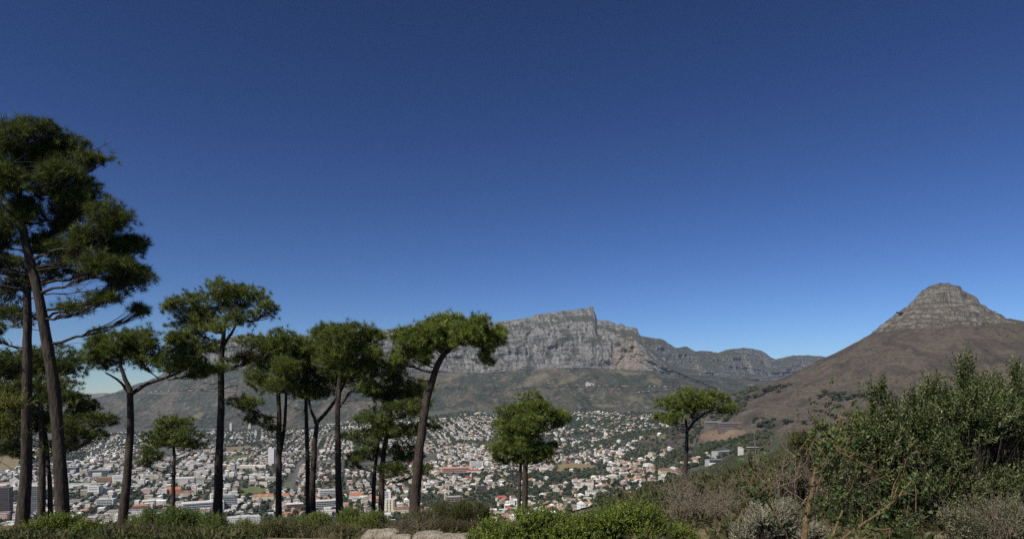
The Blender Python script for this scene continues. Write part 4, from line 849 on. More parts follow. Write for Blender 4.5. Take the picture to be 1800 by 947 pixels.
def pine(name, label, group, seed, Y, trunks, pads, tone=1.0, tw=26, dens=1.0, stubs=5, L=0.20):
    """trunks: list of [(px, py, width px), ...] from the foot up; pads: (px, py, rx, ry[, dz m]) foliage masses"""
    rng = np.random.default_rng(seed)
    base = trunks[0][0]; X0 = (base[0] - CX) / F * Y
    gz = float(gbase(X0, Y)); org = np.array([X0, Y, gz])
    root = thing(name, label, 'tree', org, group)
    sc = Y / F
    tks = []
    for ti, tr in enumerate(trunks):
        t = np.array(tr, float)
        y0 = gz - 0.25
        wz = np.concatenate([P(t[:, 0], t[:, 1], Y + 0.35 * ti * (1 if ti else 0)), t[:, 2:3] * sc * 0.40 * np.linspace(1, .82, len(t))[:, None]], 1)
        if t[0, 1] > 800: wz[0, 2] = min(wz[0, 2], float(gbase(wz[0, 0], wz[0, 1])) - 0.2)
        pl_ = polyline(wz, 44)
        pl_[:, 1] += 0.12 * np.sin(np.linspace(0, 5, 44) + rng.uniform(0, 6)) * np.linspace(0, 1, 44)
        pl_[:, 0] += 0.025 * fbm(np.linspace(0, 9, 44), np.zeros(44), seed + ti, 3)
        flare = 1 + 0.45 * np.exp(-np.linspace(0, 30, 44)) if t[0, 1] > 800 else 1
        v, f = tubes(pl_[None, :, :3], (pl_[:, 3] * flare)[None], 14)
        a = np.arctan2(v[:, 0] - np.repeat(pl_[:, 0], 14), v[:, 1] - np.repeat(pl_[:, 1], 14))
        dv = v - np.repeat(pl_[:, :3], 14, 0)
        v = v + dv * (0.16 * ridge(a * 1.6 + seed, v[:, 2] * 0.9, seed + 3, 3) - 0.02)[:, None]
        mb = MB(); mb.add(v - org, f); mb.build('trunk', M['bark'], root, smooth=True)
        tks.append(pl_)
    cr = MB(); mbt = MB(); limbs = []
    for pi, pd in enumerate(pads):
        cx, cy, rx, ry = pd[:4]
        R = np.array([rx * 1.2, rx * 1.0, ry * 1.32]) * sc
        dz = pd[4] if len(pd) > 4 else rng.uniform(-0.9, 0.9) * R[0]
        c = P(cx, cy, Y + dz)
        # limb from the best trunk
        best = None
        for ti_, tk in enumerate(tks):
            tpx = tk[:, 0] / tk[:, 1] * F + CX; tpy = HZ - tk[:, 2] / tk[:, 1] * F
            dist = np.abs(np.interp(cy, tpy[::-1], tpx[::-1]) - cx)
            want = cy + ry * 0.5 + 0.32 * dist
            k = int(np.argmin(np.abs(tpy - want)))
            if tpy[k] > 860: k = int(np.argmin(np.abs(tpy - 860)))
            q = (abs(tpx[k] - cx) + abs(tpy[k] - want) * 1.5, ti_, k)
            if best is None or q < best: best = q
        tk = tks[best[1]]; k = best[2]; p0 = tk[k, :3]
        p2 = c - [0, 0, R[2] * 0.35]
        ln = np.linalg.norm(p2 - p0)
        p1 = p0 * 0.45 + p2 * 0.55 + [0, 0, -0.10 * ln] + rng.normal(size=3) * 0.05 * ln
        lp = bez(p0, p1, p2, 14); lp[2:-1] += rng.normal(size=(11, 3)) * 0.018 * ln
        r0 = min(tk[k, 3] * 0.5, 0.016 + 0.012 * ln, 0.05 if len(trunks) < 3 else 0.06)
        lb = MB(); v, f = tubes(lp[None], np.linspace(r0, r0 * 0.38, 14)[None], 6); lb.add(v - org, f)
        # foliage
        n = int(1.15 * dens * max(40, rx * ry * 3.14 / 10.0) * max(1, 6.6 / (L * F / Y)) ** 1.5)
        pts, ax, q = pads_points(rng, c, R, n, lumps=max(6, int(6 + rx * ry / 110)), lr=0.30)
        jut = rng.uniform(size=n) < .22; pts = pts + ax * (jut * rng.uniform(.05, .22, n))[:, None]
        base_c = GREENS[rng.integers(0, 4, n)] * tone * rng.uniform(0.75, 1.2, (n, 1))
        base_c = base_c * (1 + 0.25 * rng.normal()) if False else base_c
        v, f, cc = tufts(rng, pts, ax, L, int(tw * 1.15), 0.0145 * (Y / 30) ** 0.7, base_c); cr.add(v - org, f, cc)
        # twigs inside the mass, running from the limb's outer part
        m_ = min(n, 16 + n // 4); idx = rng.choice(n, m_, replace=False)
        st = lp[rng.integers(5, 14, m_)]; en = pts[idx]
        md = (st + en) / 2 + [0, 0, -0.12] * np.linalg.norm(en - st, axis=1, keepdims=True) + rng.normal(size=(m_, 3)) * 0.06
        s = np.linspace(0, 1, 6)[None, :, None]
        tp = (1 - s) ** 2 * st[:, None] + 2 * s * (1 - s) * md[:, None] + s * s * en[:, None]
        rr = np.linspace(1, 0.35, 6)[None] * rng.uniform(0.006, 0.017, (m_, 1)) * (Y / 30) ** 0.5
        v, f = tubes(tp, rr, 4); lb.add(v - org, f)
        lb.build('branch', M['bark'], root, smooth=True)
    # dead stubs on the trunk
    for tk in tks[:2]:
        if stubs:
            k = rng.integers(8, 36, stubs); p0 = tk[k, :3]
            d = nrm(rng.normal(size=(stubs, 3)) * [1, 0.6, 0.25]); ln = rng.uniform(0.25, 1.0, (stubs, 1))
            s = np.linspace(0, 1, 6)[None, :, None]
            tp = p0[:, None] + d[:, None] * ln[:, None] * s + rng.normal(size=(stubs, 6, 3)) * 0.03 * s + np.array([0, 0, 0.12]) * s * s
            for t1 in tp:
                v, f = tubes(t1[None], np.linspace(0.017, 0.005, 6)[None], 4); mbt = MB(); mbt.add(v - org, f); mbt.build('dead_stub', M['bark'], root)
    # bare fine boughs under the crown
    tk = tks[0]; cyl = max(p[1] + p[3] for p in pads); tpy = HZ - tk[:, 2] / tk[:, 1] * F
    cand = np.where((tpy < cyl + 30) & (tpy > min(p[1] for p in pads)))[0]
    wid = np.percentile([abs(p[0] - trunks[0][-1][0]) for p in pads], 70) * sc
    for q_ in range(9 if len(cand) > 3 else 0):
        p0 = tk[rng.choice(cand), :3]; a_ = rng.uniform(0, 6.28); L_ = wid * rng.uniform(.5, 1.25)
        d = np.array([math.cos(a_), math.sin(a_) * .7, rng.uniform(.05, .45)])
        lp = bez(p0, p0 + d * L_ * .5 - [0, 0, .15 * L_], p0 + d * L_, 12); lp[1:] += np.cumsum(rng.normal(size=(11, 3)) * .025 * L_ ** .5, 0)
        lb = MB(); v, f = tubes(lp[None], np.linspace(rng.uniform(.016, .03), .006, 12)[None], 5); lb.add(v - org, f)
        n2 = 7; st = lp[rng.integers(4, 12, n2)]; dd = nrm(d + rng.normal(size=(n2, 3)) * .8) * rng.uniform(.15, .55, (n2, 1)) * L_ ** .5
        s_ = np.linspace(0, 1, 5)[None, :, None]; tp = st[:, None] + dd[:, None] * s_ + rng.normal(size=(n2, 5, 3)) * .03 * s_
        v, f = tubes(tp, np.linspace(.010, .004, 5)[None] * np.ones((n2, 1)), 4); lb.add(v - org, f); lb.build('branch', M['bark'], root)
    cr.build('crown', M['needle'], root)
    return root

def shrub(name, label, cat, seed, Y, pads, leaf, cols, mat_='leaf', dens=1.0, SL=0.22, nl=9, up=0.5, open_=0.8, stem=0.012, stemmat='bark', group=None, dz=None, ragged=0.25, foot=None, bare=0, lumps=None):
    rng = np.random.default_rng(seed); sc = Y / F
    cx = np.mean([p[0] for p in pads]); X0 = (cx - CX) / F * Y
    gz = float(gbase(X0, Y)); org = np.array([X0, Y, gz]); root = thing(name, label, cat, org, group)
    fo = MB(); sb = MB(); cols = np.array(cols)
    for pd in pads:
        cxp, cyp, rx, ry = pd[:4]; d_ = pd[4] if len(pd) > 4 else rng.uniform(-0.4, 0.4) * rx * sc
        c = P(cxp, cyp, Y + d_); R = np.array([rx, min(rx, 1.6 * ry) * 0.8, ry]) * sc
        n = int(dens * 3.0 * math.pi * R[0] * R[2] * 2.2 / (nl * leaf[0] * leaf[1] * 0.5)) + 6
        pts, ax, q = pads_points(rng, c, R, n, lumps=lumps or max(7, int(n / 45)), lr=0.34, up=up)
        far = rng.uniform(0, 1, n) < ragged
        pts = pts + nrm(q) * (far * rng.uniform(0, 0.5, n) * SL * 1.6)[:, None]
        ax = nrm(ax + [0, 0, up * 0.8])
        cc = cols[rng.integers(0, len(cols), n)] * rng.uniform(0.75, 1.25, (n, 1))
        bs = pts - ax * SL * 0.6
        v, f, c3 = shoots(rng, bs, ax, SL, nl, leaf[0], leaf[1], cc, open_); fo.add(v - org, f, c3)
        m_ = max(6, min(n // 6, 120)); idx = rng.choice(n, m_, replace=False)
        ft = np.array([c[0] if foot is None else (foot - CX) * sc, c[1], 0]) + rng.normal(size=(m_, 3)) * [R[0] * 0.25, R[1] * 0.25, 0]
        ft[:, 2] = gbase(ft[:, 0], ft[:, 1]) - 0.05; en = bs[idx] + ax[idx] * SL * 1.25
        md = ft * 0.35 + en * 0.65; md[:, :2] = ft[:, :2] * 0.6 + en[:, :2] * 0.4; md += rng.normal(size=(m_, 3)) * 0.05
        s = np.linspace(0, 1, 7)[None, :, None]
        tp = (1 - s) ** 2 * ft[:, None] + 2 * s * (1 - s) * md[:, None] + s * s * en[:, None]
        v, f = tubes(tp, np.linspace(1, 0.2, 7)[None] * rng.uniform(0.4, 1.0, (m_, 1)) * stem, 4); sb.add(v - org, f)
    sb.build('stems' if False else 'stem', M[stemmat], root); fo.build('foliage', M[mat_], root)
    return root

# ------------------------------------------------------------------ the pines on the slope
G1 = 'pines on the slope above the town'
pine('pine_tree', 'tall thick pine whose trunk leans, biggest dark crown of the whole stand', G1, 11, 23,
     [[(112, 922, 27), (104, 800, 25), (97, 700, 24), (83, 600, 23), (72, 530, 21), (57, 460, 20), (44, 410, 17), (36, 350, 12), (40, 290, 7)]],
     [(75, 245, 38, 26), (20, 240, 40, 26), (-25, 255, 40, 30), (50, 280, 50, 26), (125, 262, 40, 20), (168, 288, 38, 14), (100, 320, 52, 30), (20, 320, 50, 30), (-40, 330, 50, 35), (150, 345, 48, 30), (190, 385, 40, 28), (120, 385, 50, 30), (40, 380, 40, 28),
      (-20, 410, 45, 30), (165, 425, 48, 24), (218, 440, 46, 24), (245, 475, 40, 22), (180, 470, 45, 20), (215, 500, 40, 13), (120, 445, 40, 20), (245, 548, 24, 11), (185, 525, 40, 9), (130, 545, 35, 8)], tone=0.62, dens=0.85, stubs=4, L=0.22)
pine('pine_tree', 'straight grey pine trunk standing close beside the thick leaning one', G1, 12, 24.5,
     [[(38, 940, 27), (44, 850, 24), (48, 760, 22), (50, 650, 21), (51, 560, 18), (50, 480, 14), (46, 420, 9)]],
     [(10, 470, 45, 22), (-30, 440, 45, 28), (30, 500, 40, 12), (-15, 520, 42, 16), (15, 555, 42, 14), (-30, 580, 40, 18), (95, 480, 40, 14), (70, 430, 38, 24)], tone=0.6, dens=0.9, stubs=8, L=0.18)
pine('pine_tree', 'slim black pine trunk between the two thick trunks with low shaggy crown', G1, 13, 31,
     [[(74, 922, 16), (73, 830, 15), (72, 750, 13), (70, 690, 9), (72, 640, 6)], [(90, 920, 11), (87, 860, 10), (82, 800, 9), (80, 740, 6)]],
     [(110, 640, 45, 28), (60, 640, 50, 30), (15, 650, 45, 30), (-30, 660, 40, 35), (30, 700, 45, 30), (100, 690, 45, 26), (135, 715, 40, 22), (140, 745, 45, 18), (180, 740, 25, 8), (60, 740, 45, 26), (10, 740, 40, 28), (110, 780, 42, 14), (160, 766, 26, 10), (30, 790, 45, 14)], tone=0.62, stubs=6)
pine('pine_tree', 'black slender pine forking low into a broad crown beside the tall pines', G1, 14, 29,
     [[(212, 945, 24), (217, 900, 21), (223, 830, 18), (228, 760, 16), (230, 690, 15)], [(230, 692, 12), (222, 670, 10), (214, 645, 8), (212, 615, 5)], [(231, 692, 10), (255, 676, 8), (300, 660, 6), (335, 645, 4)], [(230, 694, 8), (212, 672, 6), (188, 655, 4)]],
     [(200, 608, 46, 26), (245, 603, 42, 26), (168, 614, 26, 20), (185, 635, 35, 16), (250, 632, 40, 16), (300, 640, 36, 20), (325, 628, 38, 26), (310, 605, 30, 18), (345, 652, 30, 14)], tone=0.85)
pine('pine_tree', 'tall straight pine with flat umbrella crown high over the town', G1, 15, 32,
     [[(381, 918, 21), (384, 860, 19), (386, 780, 17), (388, 700, 15), (387, 640, 13), (391, 590, 11), (396, 560, 7)], [(389, 612, 8), (402, 592, 7), (412, 575, 5), (414, 550, 4)]],
     [(306, 545, 26, 20), (340, 536, 34, 22), (388, 522, 42, 24), (432, 526, 38, 26), (466, 546, 24, 14), (365, 558, 42, 18), (420, 556, 40, 14), (330, 572, 34, 14), (385, 575, 30, 10), (335, 598, 42, 15), (370, 608, 34, 10), (455, 600, 40, 12), (436, 632, 36, 10), (375, 648, 34, 11), (480, 610, 22, 12)], tone=0.95, stubs=6)
pine('pine_tree', 'small round pine low in front of the town with rooftops behind', G1, 16, 40,
     [[(304, 900, 9), (305, 850, 8), (305, 800, 7), (302, 765, 5)]],
     [(300, 750, 40, 18), (275, 770, 30, 16), (330, 768, 32, 14), (262, 795, 24, 12), (305, 778, 38, 12), (347, 782, 18, 6), (255, 812, 18, 8)], tone=0.85, stubs=3)
pine('pine_tree', 'bare legged pine with two stems and a ragged crown, white tower behind it', G1, 17, 31,
     [[(489, 910, 14), (490, 850, 13), (490, 770, 12), (489, 700, 10), (488, 640, 7)], [(491, 800, 10), (498, 760, 8), (503, 715, 7), (507, 660, 4)]],
     [(488, 605, 34, 24), (518, 612, 32, 24), (470, 640, 34, 18), (510, 648, 36, 20), (460, 668, 32, 16), (498, 682, 34, 14), (428, 710, 32, 14), (444, 735, 16, 10), (475, 745, 13, 13)], tone=0.85, stubs=5)
pine('pine_tree', 'dark pine with one thin bare trunk standing beside the forked pine', G1, 18, 33,
     [[(541, 905, 11), (541, 830, 10), (540, 760, 9), (538, 700, 8), (537, 640, 5)]],
     [(538, 640, 34, 26), (515, 665, 30, 18), (555, 668, 34, 18), (530, 690, 30, 12), (548, 615, 26, 20)], tone=0.8, stubs=8)
pine('pine_tree', 'dark pine whose trunk forks at the height of the town edge', G1, 19, 32,
     [[(550, 908, 14), (550, 850, 13), (553, 780, 12), (556, 742, 11)], [(556, 744, 8), (546, 720, 6), (540, 690, 5), (545, 640, 3)], [(556, 744, 9), (575, 722, 8), (590, 704, 7), (604, 680, 5), (612, 650, 3)]],
     [(575, 640, 36, 22), (590, 668, 34, 18), (560, 690, 30, 14), (618, 660, 30, 16), (560, 620, 28, 18)], tone=0.82, stubs=6)
pine('pine_tree', 'straight brown pine trunk with flat top crown against the cliff end', G1, 20, 29.5,
     [[(597, 902, 17), (595, 850, 14), (594, 780, 13), (595, 700, 12), (598, 650, 10), (604, 615, 7)], [(596, 715, 6), (615, 690, 5), (640, 668, 4)]],
     [(612, 592, 46, 24), (574, 590, 26, 16), (650, 592, 28, 18), (600, 620, 40, 14), (640, 622, 38, 16), (620, 650, 40, 16), (662, 648, 32, 18), (580, 640, 24, 12), (640, 680, 30, 10)], tone=0.88, stubs=7)
pine('pine_tree', 'low dark pine with layered boughs and two black stems before the town', G1, 21, 30.5,
     [[(670, 905, 13), (671, 840, 13), (674, 790, 11), (684, 745, 9), (690, 700, 6)], [(657, 905, 10), (657, 845, 9), (661, 800, 7), (666, 770, 4)]],
     [(700, 680, 44, 24), (735, 690, 32, 18), (668, 690, 30, 18), (715, 720, 44, 16), (660, 735, 40, 14), (755, 745, 28, 8), (640, 768, 36, 14), (690, 760, 46, 14), (650, 800, 36, 13), (715, 795, 38, 14), (620, 812, 22, 9), (700, 825, 36, 10), (735, 825, 22, 8), (690, 640, 34, 22)], tone=0.72, stubs=4)
pine('pine_tree', 'leaning umbrella pine with dense bright green crown before the flat mountain', G1, 22, 29,
     [[(726, 922, 25), (731, 860, 22), (737, 790, 20), (745, 730, 18), (756, 680, 17), (768, 640, 15), (782, 618, 12), (800, 605, 8)], [(782, 620, 7), (815, 598, 6), (845, 608, 5), (862, 628, 3)]],
     [(724, 604, 34, 28), (740, 622, 30, 20), (752, 590, 36, 26), (775, 590, 40, 22), (815, 588, 40, 20), (790, 574, 40, 22), (830, 582, 38, 24), (866, 588, 28, 20), (800, 594, 40, 16), (712, 632, 22, 14), (848, 604, 34, 14), (852, 628, 20, 12), (770, 606, 28, 12)], tone=1.2, stubs=1, dens=1.15)
pine('pine_tree', 'two stemmed bushy pine with a two tiered crown rising from the town', G1, 23, 50,
     [[(923, 892, 13), (923, 840, 12), (924, 790, 11), (927, 740, 9), (930, 705, 6)], [(911, 893, 9), (913, 850, 8), (917, 800, 7), (914, 770, 4)]],
     [(932, 714, 36, 24), (900, 730, 36, 20), (962, 734, 36, 20), (988, 738, 20, 14), (935, 744, 50, 16), (885, 746, 24, 14), (896, 768, 34, 16), (925, 772, 40, 14), (940, 790, 44, 14), (884, 788, 26, 14), (966, 792, 26, 13), (912, 806, 38, 11), (948, 804, 34, 10), (880, 806, 18, 8), (925, 790, 50, 14), (915, 760, 40, 14)], tone=1.05, stubs=2, tw=26, L=0.23, dens=1.2)
pine('pine_tree', 'lone umbrella pine standing apart on the scrubby slope below the pointed peak', G1, 24, 56,
     [[(1204, 862, 11), (1205, 820, 10), (1207, 780, 9), (1208, 755, 8)], [(1208, 757, 7), (1222, 738, 6), (1245, 722, 4), (1275, 718, 3)], [(1208, 756, 6), (1204, 735, 5), (1190, 720, 3)]],
     [(1212, 702, 44, 17), (1180, 714, 30, 16), (1246, 704, 32, 16), (1215, 718, 46, 12), (1180, 734, 28, 9), (1280, 718, 27, 9), (1158, 731, 12, 7)], tone=1.0, stubs=4, tw=26, L=0.24, dens=1.1)


# ------------------------------------------------------------------ shrubs, rocks and grass of the hilltop
def clumps(rng, pos, rad, hgt, k, leaf, col):
    """n low leafy mounds of k leaf faces each"""
    n = len(pos)
    d = nrm(rng.normal(size=(n, k, 3)) + [0, -0.2, 0.5]); d[..., 2] = np.abs(d[..., 2])
    r = rng.uniform(0.45, 1.05, (n, k, 1))
    p = pos[:, None] + d * r * np.stack([rad, rad, hgt], -1)[:, None]
    g = nrm(d * 0.7 + rng.normal(size=(n, k, 3)) * 0.6 + [0, 0, 0.5])
    sd = nrm(np.cross(g, rng.normal(size=(n, k, 3))))
    L = leaf[:, None, None] * rng.uniform(0.6, 1.3, (n, k, 1))
    v = np.stack([p - sd * L * .28, p + sd * L * .28, p + g * L], 2).reshape(-1, 3)
    return v, np.arange(n * k * 3).reshape(-1, 3), np.repeat(col, k, 0) * rng.uniform(.7, 1.3, (n * k, 1))

rng = np.random.default_rng(77)
FY = np.array([[0.052, 0.066, 0.019], [0.070, 0.078, 0.027], [0.090, 0.080, 0.040], [0.038, 0.052, 0.017], [0.062, 0.074, 0.028]])
mb = MB()
for (d0, d1, p0, p1, sp, k, rs) in ((7, 18, 1090, 1900, 0.42, 60, (.14, .36)), (16, 60, 1080, 2000, 0.75, 46, (.35, .75)), (60, 200, 1060, 1950, 1.7, 26, (.6, 1.2)), (200, 520, 1060, 1900, 3.6, 22, (1.0, 2.1)), (520, 1150, 1120, 1900, 6.2, 18, (1.4, 3.0))):
    t0, t1 = (p0 - CX) / F, (p1 - CX) / F
    n = int((t1 - t0) * (d1 ** 2 - d0 ** 2) / 2 / sp ** 2)
    Y_ = np.sqrt(rng.uniform(d0 ** 2, d1 ** 2, n)); X_ = rng.uniform(t0, t1, n) * Y_
    keep = fbm(X_ / (3 + Y_ * .05), Y_ / (3 + Y_ * .05), 71, 3) > -0.28
    if d0 > 500: keep &= (H(X_, Y_) <= gbase(X_, Y_) + 0.5) & ~town_mask(X_ / Y_ * F + CX, Y_)
    X_, Y_ = X_[keep], Y_[keep]; n = len(X_); r_ = rng.uniform(*rs, n)
    zone = np.clip(((fbm(X_ / (4 + Y_ * .08), Y_ / (4 + Y_ * .08), 72, 3) + .6) / 1.2 * 5).astype(int) + rng.integers(-1, 2, n), 0, 4)
    v, f, cc = clumps(rng, np.stack([X_, Y_, H(X_, Y_) - .05], -1), r_, r_ * rng.uniform(.6, 1.1, n), k, r_ * (.34 if d0 < 50 else .5), FY[zone]); mb.add(v, f, cc)
n = 2600; Y_ = np.concatenate([rng.uniform(7.2, 12, 1100), np.sqrt(rng.uniform(9.5 ** 2, 42 ** 2, n - 1100))]); X_ = rng.uniform(-.78, .2, n) * Y_
rp_ = X_ / Y_ * F + CX; keep = (fbm(X_ / 1.6, Y_ / 1.6, 73, 3) > -0.1) & ~((rp_ > 620) & (rp_ < 840) & (Y_ < 11.5)); X_, Y_ = X_[keep], Y_[keep]; n = len(X_); r_ = rng.uniform(.06, .2, n)
v, f, cc = clumps(rng, np.stack([X_, Y_, gbase(X_, Y_) - .03], -1), r_, r_ * rng.uniform(.7, 1.2, n), 60, r_ * .34, FY[rng.integers(0, 5, n)] * 1.25); mb.add(v, f, cc)
n = 9000; X_ = PK[0] + rng.uniform(-760, 500, n); Y_ = rng.uniform(1000, 2050, n); Z_ = peak_z(X_, Y_)
keep = (Z_ > gbase(X_, Y_) + 1) & (Z_ < 215) & (fbm(X_ / 60, Y_ / 60 + Z_ / 40, 74, 4) > -.05); X_, Y_, Z_ = X_[keep], Y_[keep], Z_[keep]; n = len(X_); r_ = rng.uniform(.5, 1.0, n) ** 2 * 2.6
SB = np.array([[0.030, 0.028, 0.018], [0.045, 0.038, 0.024], [0.026, 0.030, 0.016], [0.10, 0.085, 0.065]])[rng.choice(4, n, p=[.4, .25, .27, .08])]
v, f, cc = clumps(rng, np.stack([X_, Y_, Z_ - .2], -1), r_, r_ * .8, 14, r_ * .7, SB); mb.add(v, f, cc)
tag(mb.build('undergrowth', M['dull_leaf']), kind='stuff')
# dry grass tufts
n = 2600; Y_ = np.sqrt(rng.uniform(8 ** 2, 30 ** 2, n)); X_ = rng.uniform(-.8, .3, n) * Y_
rp_ = X_ / Y_ * F + CX; kk_ = ~((rp_ > 630) & (rp_ < 835) & (Y_ < 10.4)); X_, Y_ = X_[kk_], Y_[kk_]; n = len(X_)
gc = np.array([[0.20, 0.16, 0.075], [0.14, 0.14, 0.05], [0.26, 0.21, 0.11]])[rng.integers(0, 3, n)]
v, f, cc = tufts(rng, np.stack([X_, Y_, gbase(X_, Y_)], -1), np.tile([[0, 0, 1.2]], (n, 1)), 0.15, 16, 0.007, gc); mb = MB(); mb.add(v, f, cc); tag(mb.build('grass', M['dull_leaf']), kind='stuff')

BR = [(0.1365, 0.1885, 0.0234), (0.195, 0.2405, 0.0338), (0.0806, 0.1196, 0.0195), (0.1625, 0.195, 0.039)]
DK_ = [(0.1121, 0.1706, 0.0363), (0.1617, 0.2243, 0.0454), (0.0776, 0.1219, 0.0327), (0.194, 0.2315, 0.0636)]
HE = [(0.1531, 0.2039, 0.0416), (0.2202, 0.2492, 0.0671), (0.1054, 0.1495, 0.0352), (0.2489, 0.2606, 0.096)]
OL = [(0.0862, 0.1127, 0.033), (0.1323, 0.1552, 0.055), (0.046, 0.0644, 0.0198), (0.18, 0.19, 0.085), (0.0633, 0.0897, 0.0242)]
shrub('bush', 'low bright green bush at the feet of the two thick pine trunks', 'bush', 201, 13, [(110, 930, 50, 26), (62, 940, 36, 22), (160, 938, 34, 22), (110, 958, 80, 20)], (.038, .018), BR, SL=.16, dens=1.0)
shrub('bush', 'dark feathery bush between the forked black pine and umbrella pine trunk', 'bush', 202, 16, [(268, 924, 36, 24), (318, 918, 42, 26), (372, 928, 34, 22), (240, 936, 22, 22), (310, 948, 84, 22)], (.048, .015), DK_, SL=.22, nl=12, dens=.9, up=.7)
shrub('bush', 'brownish olive low bush beside the foot of the umbrella pine', 'bush', 203, 16.5, [(428, 934, 34, 18), (474, 936, 30, 18), (445, 950, 56, 16)], (.042, .012), HE, SL=.2, nl=12, dens=.9, up=.7)
shrub('bush', 'olive low bush with upright sprigs below the two bare pine stems', 'bush', 204, 17, [(515, 934, 26, 20), (492, 930, 18, 16), (510, 950, 44, 16)], (.042, .014), HE, SL=.22, nl=10, dens=.9, up=.9, ragged=.5)
shrub('bush', 'rounded heath bush below the forked pine pair, green over brown', 'bush', 205, 18, [(562, 918, 28, 22), (548, 930, 26, 20)], (.036, .010), HE, SL=.14, nl=13, dens=1.1, up=.6, ragged=.15)
shrub('bush', 'largest rounded heath bush, behind the pale rock slab', 'bush', 206, 16.5, [(618, 922, 36, 28), (658, 922, 30, 24), (634, 938, 44, 20)], (.036, .010), HE[:3], SL=.14, nl=13, dens=1.1, up=.6, ragged=.15)
shrub('bush', 'dry pale heath bush low beside the rock slab', 'bush', 207, 12.5, [(590, 940, 40, 14), (625, 946, 32, 12)], (.034, .008), [(0.19, 0.17, 0.08), (0.14, 0.14, 0.055), (0.24, 0.2, 0.11)], SL=.16, nl=12, dens=1.0, up=1.0, mat_='dull_leaf')
shrub('bush', 'green brush bush with upright tips at the foot of the leaning pine', 'bush', 208, 14.5, [(738, 922, 26, 18), (775, 914, 30, 20), (815, 910, 34, 22), (852, 914, 28, 20), (790, 935, 70, 18)], (.042, .010), [(0.10, 0.115, 0.03), (0.13, 0.14, 0.045), (0.07, 0.085, 0.025)], SL=.24, nl=14, dens=.9, up=1.4, open_=.5)
shrub('bush', 'brown wiry low bush behind the flat rocks', 'bush', 209, 12.5, [(790, 932, 46, 10), (722, 932, 28, 9), (840, 936, 30, 10)], (.032, .008), [(0.15, 0.115, 0.07), (0.11, 0.095, 0.05), (0.09, 0.1, 0.035)], SL=.18, nl=8, dens=1.0, up=1.0, mat_='dull_leaf', ragged=.6)
shrub('bush', 'low brown green heath in front of the dark feathery bush', 'bush', 221, 11.5, [(205, 950, 40, 18), (262, 950, 46, 20), (322, 954, 44, 18)], (.032, .010), [(0.12, 0.12, 0.04), (0.16, 0.135, 0.07), (0.075, 0.085, 0.028), (0.19, 0.15, 0.085)], SL=.17, nl=11, dens=.8, up=1.0, ragged=.5)
shrub('bush', 'small fresh green bush in front of the umbrella pine foot', 'bush', 222, 11, [(385, 948, 40, 20), (430, 952, 40, 18)], (.034, .014), [(0.11, 0.15, 0.03), (0.085, 0.115, 0.025), (0.15, 0.17, 0.045)], SL=.16, nl=10, dens=.8, up=.8, ragged=.45)
shrub('bush', 'straggly olive bush in front of the bare pine stems', 'bush', 223, 11.5, [(478, 944, 40, 20), (530, 948, 40, 18), (500, 956, 60, 16)], (.032, .011), [(0.115, 0.12, 0.04), (0.15, 0.14, 0.06), (0.07, 0.08, 0.028)], SL=.18, nl=11, dens=.75, up=1.0, ragged=.55)
shrub('bush', 'big glossy bright green bush in front of the two stemmed bushy pine', 'bush', 210, 9, [(868, 944, 48, 28), (935, 924, 56, 34), (1005, 930, 60, 34), (1075, 920, 60, 38), (1135, 922, 50, 36), (1185, 952, 46, 26), (960, 966, 120, 34), (1080, 966, 120, 34), (845, 964, 46, 24)], (.034, .017), BR, SL=.13, nl=10, dens=.85, stem=.009, ragged=.45, lumps=20)
shrub('bush', 'tall grey green bush with upright leafy shoots below the pointed peak', 'bush', 211, 9, [(1690, 760, 95, 82), (1600, 800, 80, 74), (1745, 750, 80, 76), (1540, 810, 52, 66), (1800, 785, 66, 80), (1650, 875, 130, 70), (1545, 885, 70, 60), (1770, 890, 80, 70), (1542, 705, 14, 30), (1605, 722, 22, 26), (1642, 705, 20, 32), (1694, 682, 24, 42), (1742, 706, 18, 28), (1788, 684, 14, 36), (1850, 800, 60, 80), (1560, 742, 30, 30), (1495, 800, 26, 40), (1590, 945, 120, 50), (1740, 950, 120, 40)], (.056, .021), OL, SL=.22, nl=10, dens=.62, up=.8, stem=.009, ragged=.55, lumps=14)
shrub('bush', 'olive yellow bush half bare with brown twigs behind the peeling orange stem', 'bush', 212, 13, [(1420, 805, 36, 36), (1385, 835, 34, 34), (1448, 845, 40, 40), (1345, 862, 30, 26), (1405, 775, 22, 16)], (.042, .014), [(0.095, 0.1, 0.026), (0.13, 0.12, 0.04), (0.06, 0.066, 0.02)], SL=.2, nl=8, dens=.5, up=.8, stem=.011, ragged=.5)
shrub('bush', 'yellow green bush tucked between the orange stem and tall grey green bush', 'bush', 213, 12, [(1490, 790, 30, 44), (1510, 750, 22, 26), (1475, 850, 40, 40)], (.045, .016), [(0.11, 0.115, 0.026), (0.14, 0.135, 0.035), (0.07, 0.08, 0.022)], SL=.2, nl=9, dens=.7, up=.8, ragged=.4)
shrub('bush', 'silver grey small leaved bush at the foot of the orange stem', 'bush', 214, 7.5, [(1345, 915, 44, 30), (1392, 925, 40, 28), (1308, 940, 28, 24), (1372, 898, 36, 20), (1430, 940, 32, 22), (1350, 950, 60, 24)], (.017, .007), [(0.31, 0.30, 0.215), (0.23, 0.225, 0.16), (0.38, 0.36, 0.27), (0.15, 0.15, 0.10)], SL=.08, nl=12, dens=.9, up=.5, stem=.006, mat_='dull_leaf', lumps=26)
shrub('bush', 'dry grey green bush at the corner under the tall grey green bush', 'bush', 215, 6.6, [(1690, 935, 46, 30), (1755, 925, 50, 40), (1800, 940, 40, 30)], (.030, .009), [(0.17, 0.17, 0.105), (0.12, 0.125, 0.07), (0.24, 0.23, 0.155), (0.07, 0.08, 0.04)], SL=.14, nl=8, dens=.7, up=.6, stem=.007, mat_='dull_leaf', ragged=.6)
